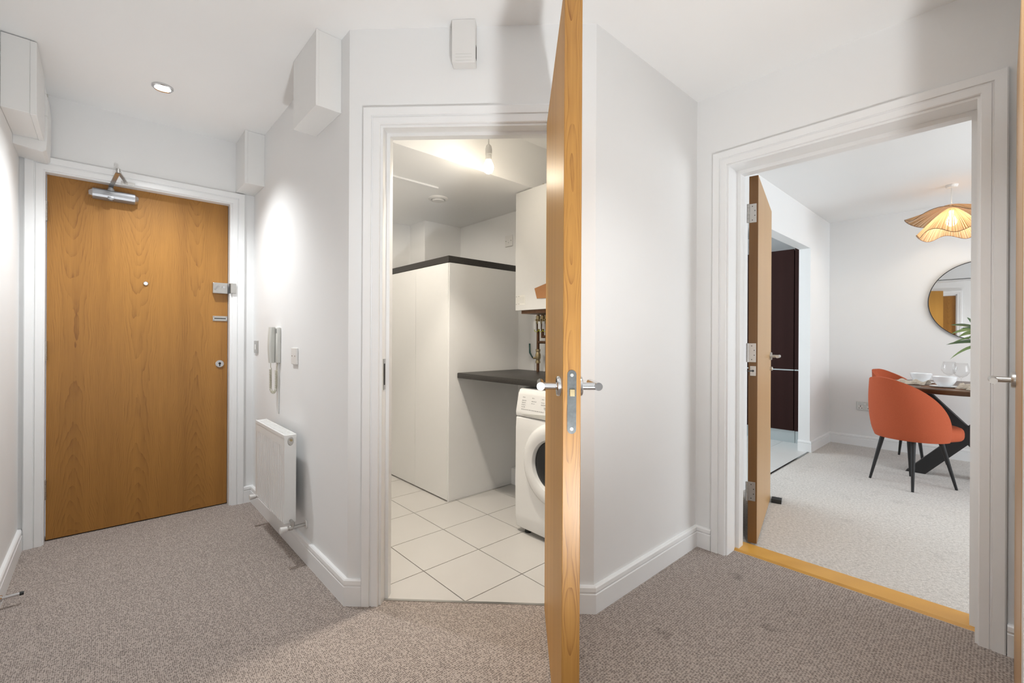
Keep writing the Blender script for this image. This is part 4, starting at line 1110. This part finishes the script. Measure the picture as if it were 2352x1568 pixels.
# plant in a vase
pl = thing('potted_plant', 'long-leaved green plant in a vase on the dining table', 'plant', (5.16, .055, ZT))
B().lathe([(0, 0), (.045, 0), (.065, .05), (.060, .12), (.035, .18), (.038, .20), (.034, .20), (.030, .17), (0, .16)], 32).build('vase', 'vase_glaze', parent=pl, world=False, smooth='auto')
random.seed(21)
def leafblade(base, direction, length, lift, droop, w, mat):
    d = Vector(direction).normalized(); rows = []
    side = (d.cross(Vector((0, 0, 1))).normalized() * .55 + Vector((0, 0, .85))).normalized()
    for i in range(9):
        t_ = i / 8
        c_ = Vector(base) + d * length * t_ + Vector((0, 0, lift * t_ - droop * t_ * t_))
        ww = w * math.sin(PI * min(1, .12 + .88 * t_)) ** .8 * (1 if t_ < .98 else .05)
        rows.append([c_ - side * ww + Vector((0, 0, ww * .35)), c_, c_ + side * ww + Vector((0, 0, ww * .35))])
    b = B().grid(rows)
    return b.build('leaf_blade', mat, parent=pl, world=False, smooth=True)
stems = B()
stems.tube([(0, 0, .15), (0, .02, .28), (-.01, .045, .36)], .004, 6); stems.tube([(0, 0, .15), (.01, .03, .33), (.01, .075, .47)], .004, 6); stems.tube([(0, 0, .15), (0, -.03, .35), (0, -.05, .5)], .004, 6)
stems.build('stems', 'leaf_green', parent=pl, world=False, smooth=True)
blades = [((0, .05, .345), (.1, 1, 0), .21, .03, .05, .013), ((0, .045, .32), (-.1, 1, 0), .19, .0, .115, .012), ((.01, .07, .45), (0, 1, 0), .16, .01, .045, .014), ((.01, .07, .46), (.2, 1, 0), .17, .06, .03, .012),
          ((.01, .06, .42), (-.3, 1, 0), .13, .03, .06, .016), ((.01, .06, .40), (.2, 1, 0), .17, -.03, .03, .008), ((0, .08, .45), (.1, .35, 0), .06, .12, .02, .014), ((0, .05, .40), (-.6, 1, 0), .11, .06, .03, .013),
          ((0, .04, .38), (.7, 1, 0), .13, .05, .06, .013), ((0, .02, .42), (-.5, .6, 0), .14, .10, .06, .014), ((0, -.03, .45), (-.3, -.7, 0), .18, .08, .10, .014), ((0, -.04, .48), (.5, -.6, 0), .18, .10, .10, .014),
          ((0, -.02, .42), (-1, .1, 0), .16, .08, .08, .013), ((0, -.04, .5), (0, -.2, 0), .06, .16, .02, .013)]
for i, bl in enumerate(blades): leafblade(bl[0], bl[1], bl[2], bl[3], bl[4], bl[5] * 1.15, 'leaf_green' if i % 3 else 'leaf_dark')

# round mirror
mi = thing('round_mirror', 'round wall mirror with a thin black rim in the dining room', 'mirror', (XB, .118, 1.11))
MM = Matrix.Translation((XB, .118, 1.480)) @ Matrix.Diagonal((-1, 1, 1, 1))
RM = .366
B().lathe([(0, .0005), (RM - .004, .0005), (RM - .004, .016), (0, .016)], 96, axis='X').build('mirror_glass', 'mirror_silver', parent=mi, M=MM)
B().lathe([(RM - .005, .0005), (RM, .0005), (RM, .024), (RM - .005, .024)], 96, axis='X', closed=True).build('rim', 'black_metal', parent=mi, M=MM, smooth='auto')

# raffia pendant
pd = thing('pendant_lamp', 'two-tier wavy raffia pendant lamp over the dining table', 'light', (5.17, .285, 1.95))
def shade(name, r0, r1, z0, z1, waves, amp, ph_, curve, mat='raffia'):
    n_ = 120; m_ = 12; rows = []
    for i in range(n_ + 1):
        a_ = 2 * PI * i / n_; row = []
        for j in range(m_ + 1):
            t_ = j / m_; r_ = r0 + (r1 - r0) * t_ * (1 + .06 * math.sin(waves * a_ + ph_ + 1) * t_)
            z = z0 + (z1 - z0) * t_ ** curve + amp * t_ * t_ * math.sin(waves * a_ + ph_)
            row.append((r_ * math.cos(a_), r_ * math.sin(a_), z))
        rows.append(row)
    o = B().grid(rows).build(name, mat, parent=pd, world=False, smooth=True)
    rim = B().tube([r[-1] for r in rows], .0022, 6).build('wire_rim', 'copper_old', parent=o, world=False, smooth=True)
    return o
shade('upper_shade', .02, .290, .285, .190, 4, .026, 2.0, 1.15)
shade('lower_shade', .02, .215, .255, .045, 5, .024, .6, 1.3)
B().cyl((0, 0, .28), (0, 0, ZC - 1.95 - .02), .0025, .0025, 10).build('flex', 'plastic_white', parent=pd, world=False, smooth=True)
B().lathe([(0, ZC - 1.95 - .022), (.034, ZC - 1.95 - .020), (.042, ZC - 1.95 - .0005), (0, ZC - 1.95 - .0005)], 32).build('ceiling_rose', 'plastic_white', parent=pd, world=False, smooth='auto')
B().lathe([(0, .105), (.02, .110), (.034, .130), (.036, .150), (.026, .175), (.014, .195), (.014, .235), (0, .235)], 28).build('bulb', 'lamp_warm', parent=pd, world=False, smooth=True)
l = bpy.data.lights.new('dining_bulb_light', 'POINT'); l.energy = 3.6; l.color = (1.0, 0.86, 0.68); l.shadow_soft_size = .03
o = bpy.data.objects.new('dining_bulb_light', l); o.location = (5.17, .285, 2.02); C.objects.link(o)

# double socket
so = thing('double_socket', 'steel double wall socket behind the coral chairs', 'socket', (XB, .965, .375))
B().box(XB - .008, XB - .0003, .892, 1.038, .376, .462, bev=.002, seg=1).build('plate', 'steel_satin', parent=so)
for yy in (1.002, .928):
    b = B().box(XB - .0095, XB - .0075, yy - .022, yy + .022, .385, .430); ins = b.build('insert', 'plastic_white', parent=so)
    b = B().box(XB - .0105, XB - .009, yy - .003, yy + .003, .413, .424).box(XB - .0105, XB - .009, yy - .015, yy - .007, .395, .401).box(XB - .0105, XB - .009, yy + .007, yy + .015, .395, .401)
    b.build('pin_holes', 'dark_gap', parent=ins)
B().box(XB - .012, XB - .0075, .955, .975, .435, .452, bev=.001, seg=1).build('switch_rocker', 'plastic_white', parent=so)

# black wedge on the carpet behind the dining door
b = B().join(yprism([(-.06, 0), (.07, 0), (.07, .006), (-.06, .026)], -.03, .03, .002))
tag(b.build('door_wedge', 'black_rubber', M=Matrix.Translation((3.435, 1.045, 0.0005)) @ Matrix.Rotation(R(15), 4, 'Z')), 'black rubber wedge on the carpet behind the dining door', 'door wedge')

# kitchen tall units
KX, KZ0 = 5.460, .135
for i, (y0, y1, lab) in enumerate(((1.400, 1.498, 'narrow dark wenge end unit beside the kitchen opening'), (1.502, 2.10, 'tall dark wenge kitchen unit next to the narrow end unit'), (2.104, 2.70, 'tall dark wenge kitchen unit deeper in the kitchen'))):
    t = thing('kitchen_unit', lab, 'cabinet', (5.78, (y0 + y1) / 2, 0), 0, 'tall kitchen units')
    top = 2.085 + (.012 if i == 0 else 0)
    B().box(KX + .022, 6.098, y0 + .001, y1 - .001, KZ0, top - .01).build('carcass', 'wenge', parent=t)
    B().box(KX, KX + .020, y0 + .002, y1 - .002, KZ0 + .002, .782, bev=.001, seg=1).build('door', 'wenge', parent=t)
    B().box(KX, KX + .020, y0 + .002, y1 - .002, .794, top, bev=.001, seg=1).build('door', 'wenge', parent=t)
    B().box(KX + .002, KX + .018, y0 + .002, y1 - .002, .782, .794).build('finger_rail', 'plinth_steel', parent=t)
    B().box(KX + .045, KX + .06, y0, y1, 0.0015, KZ0).build('plinth', 'plinth_steel', parent=t)
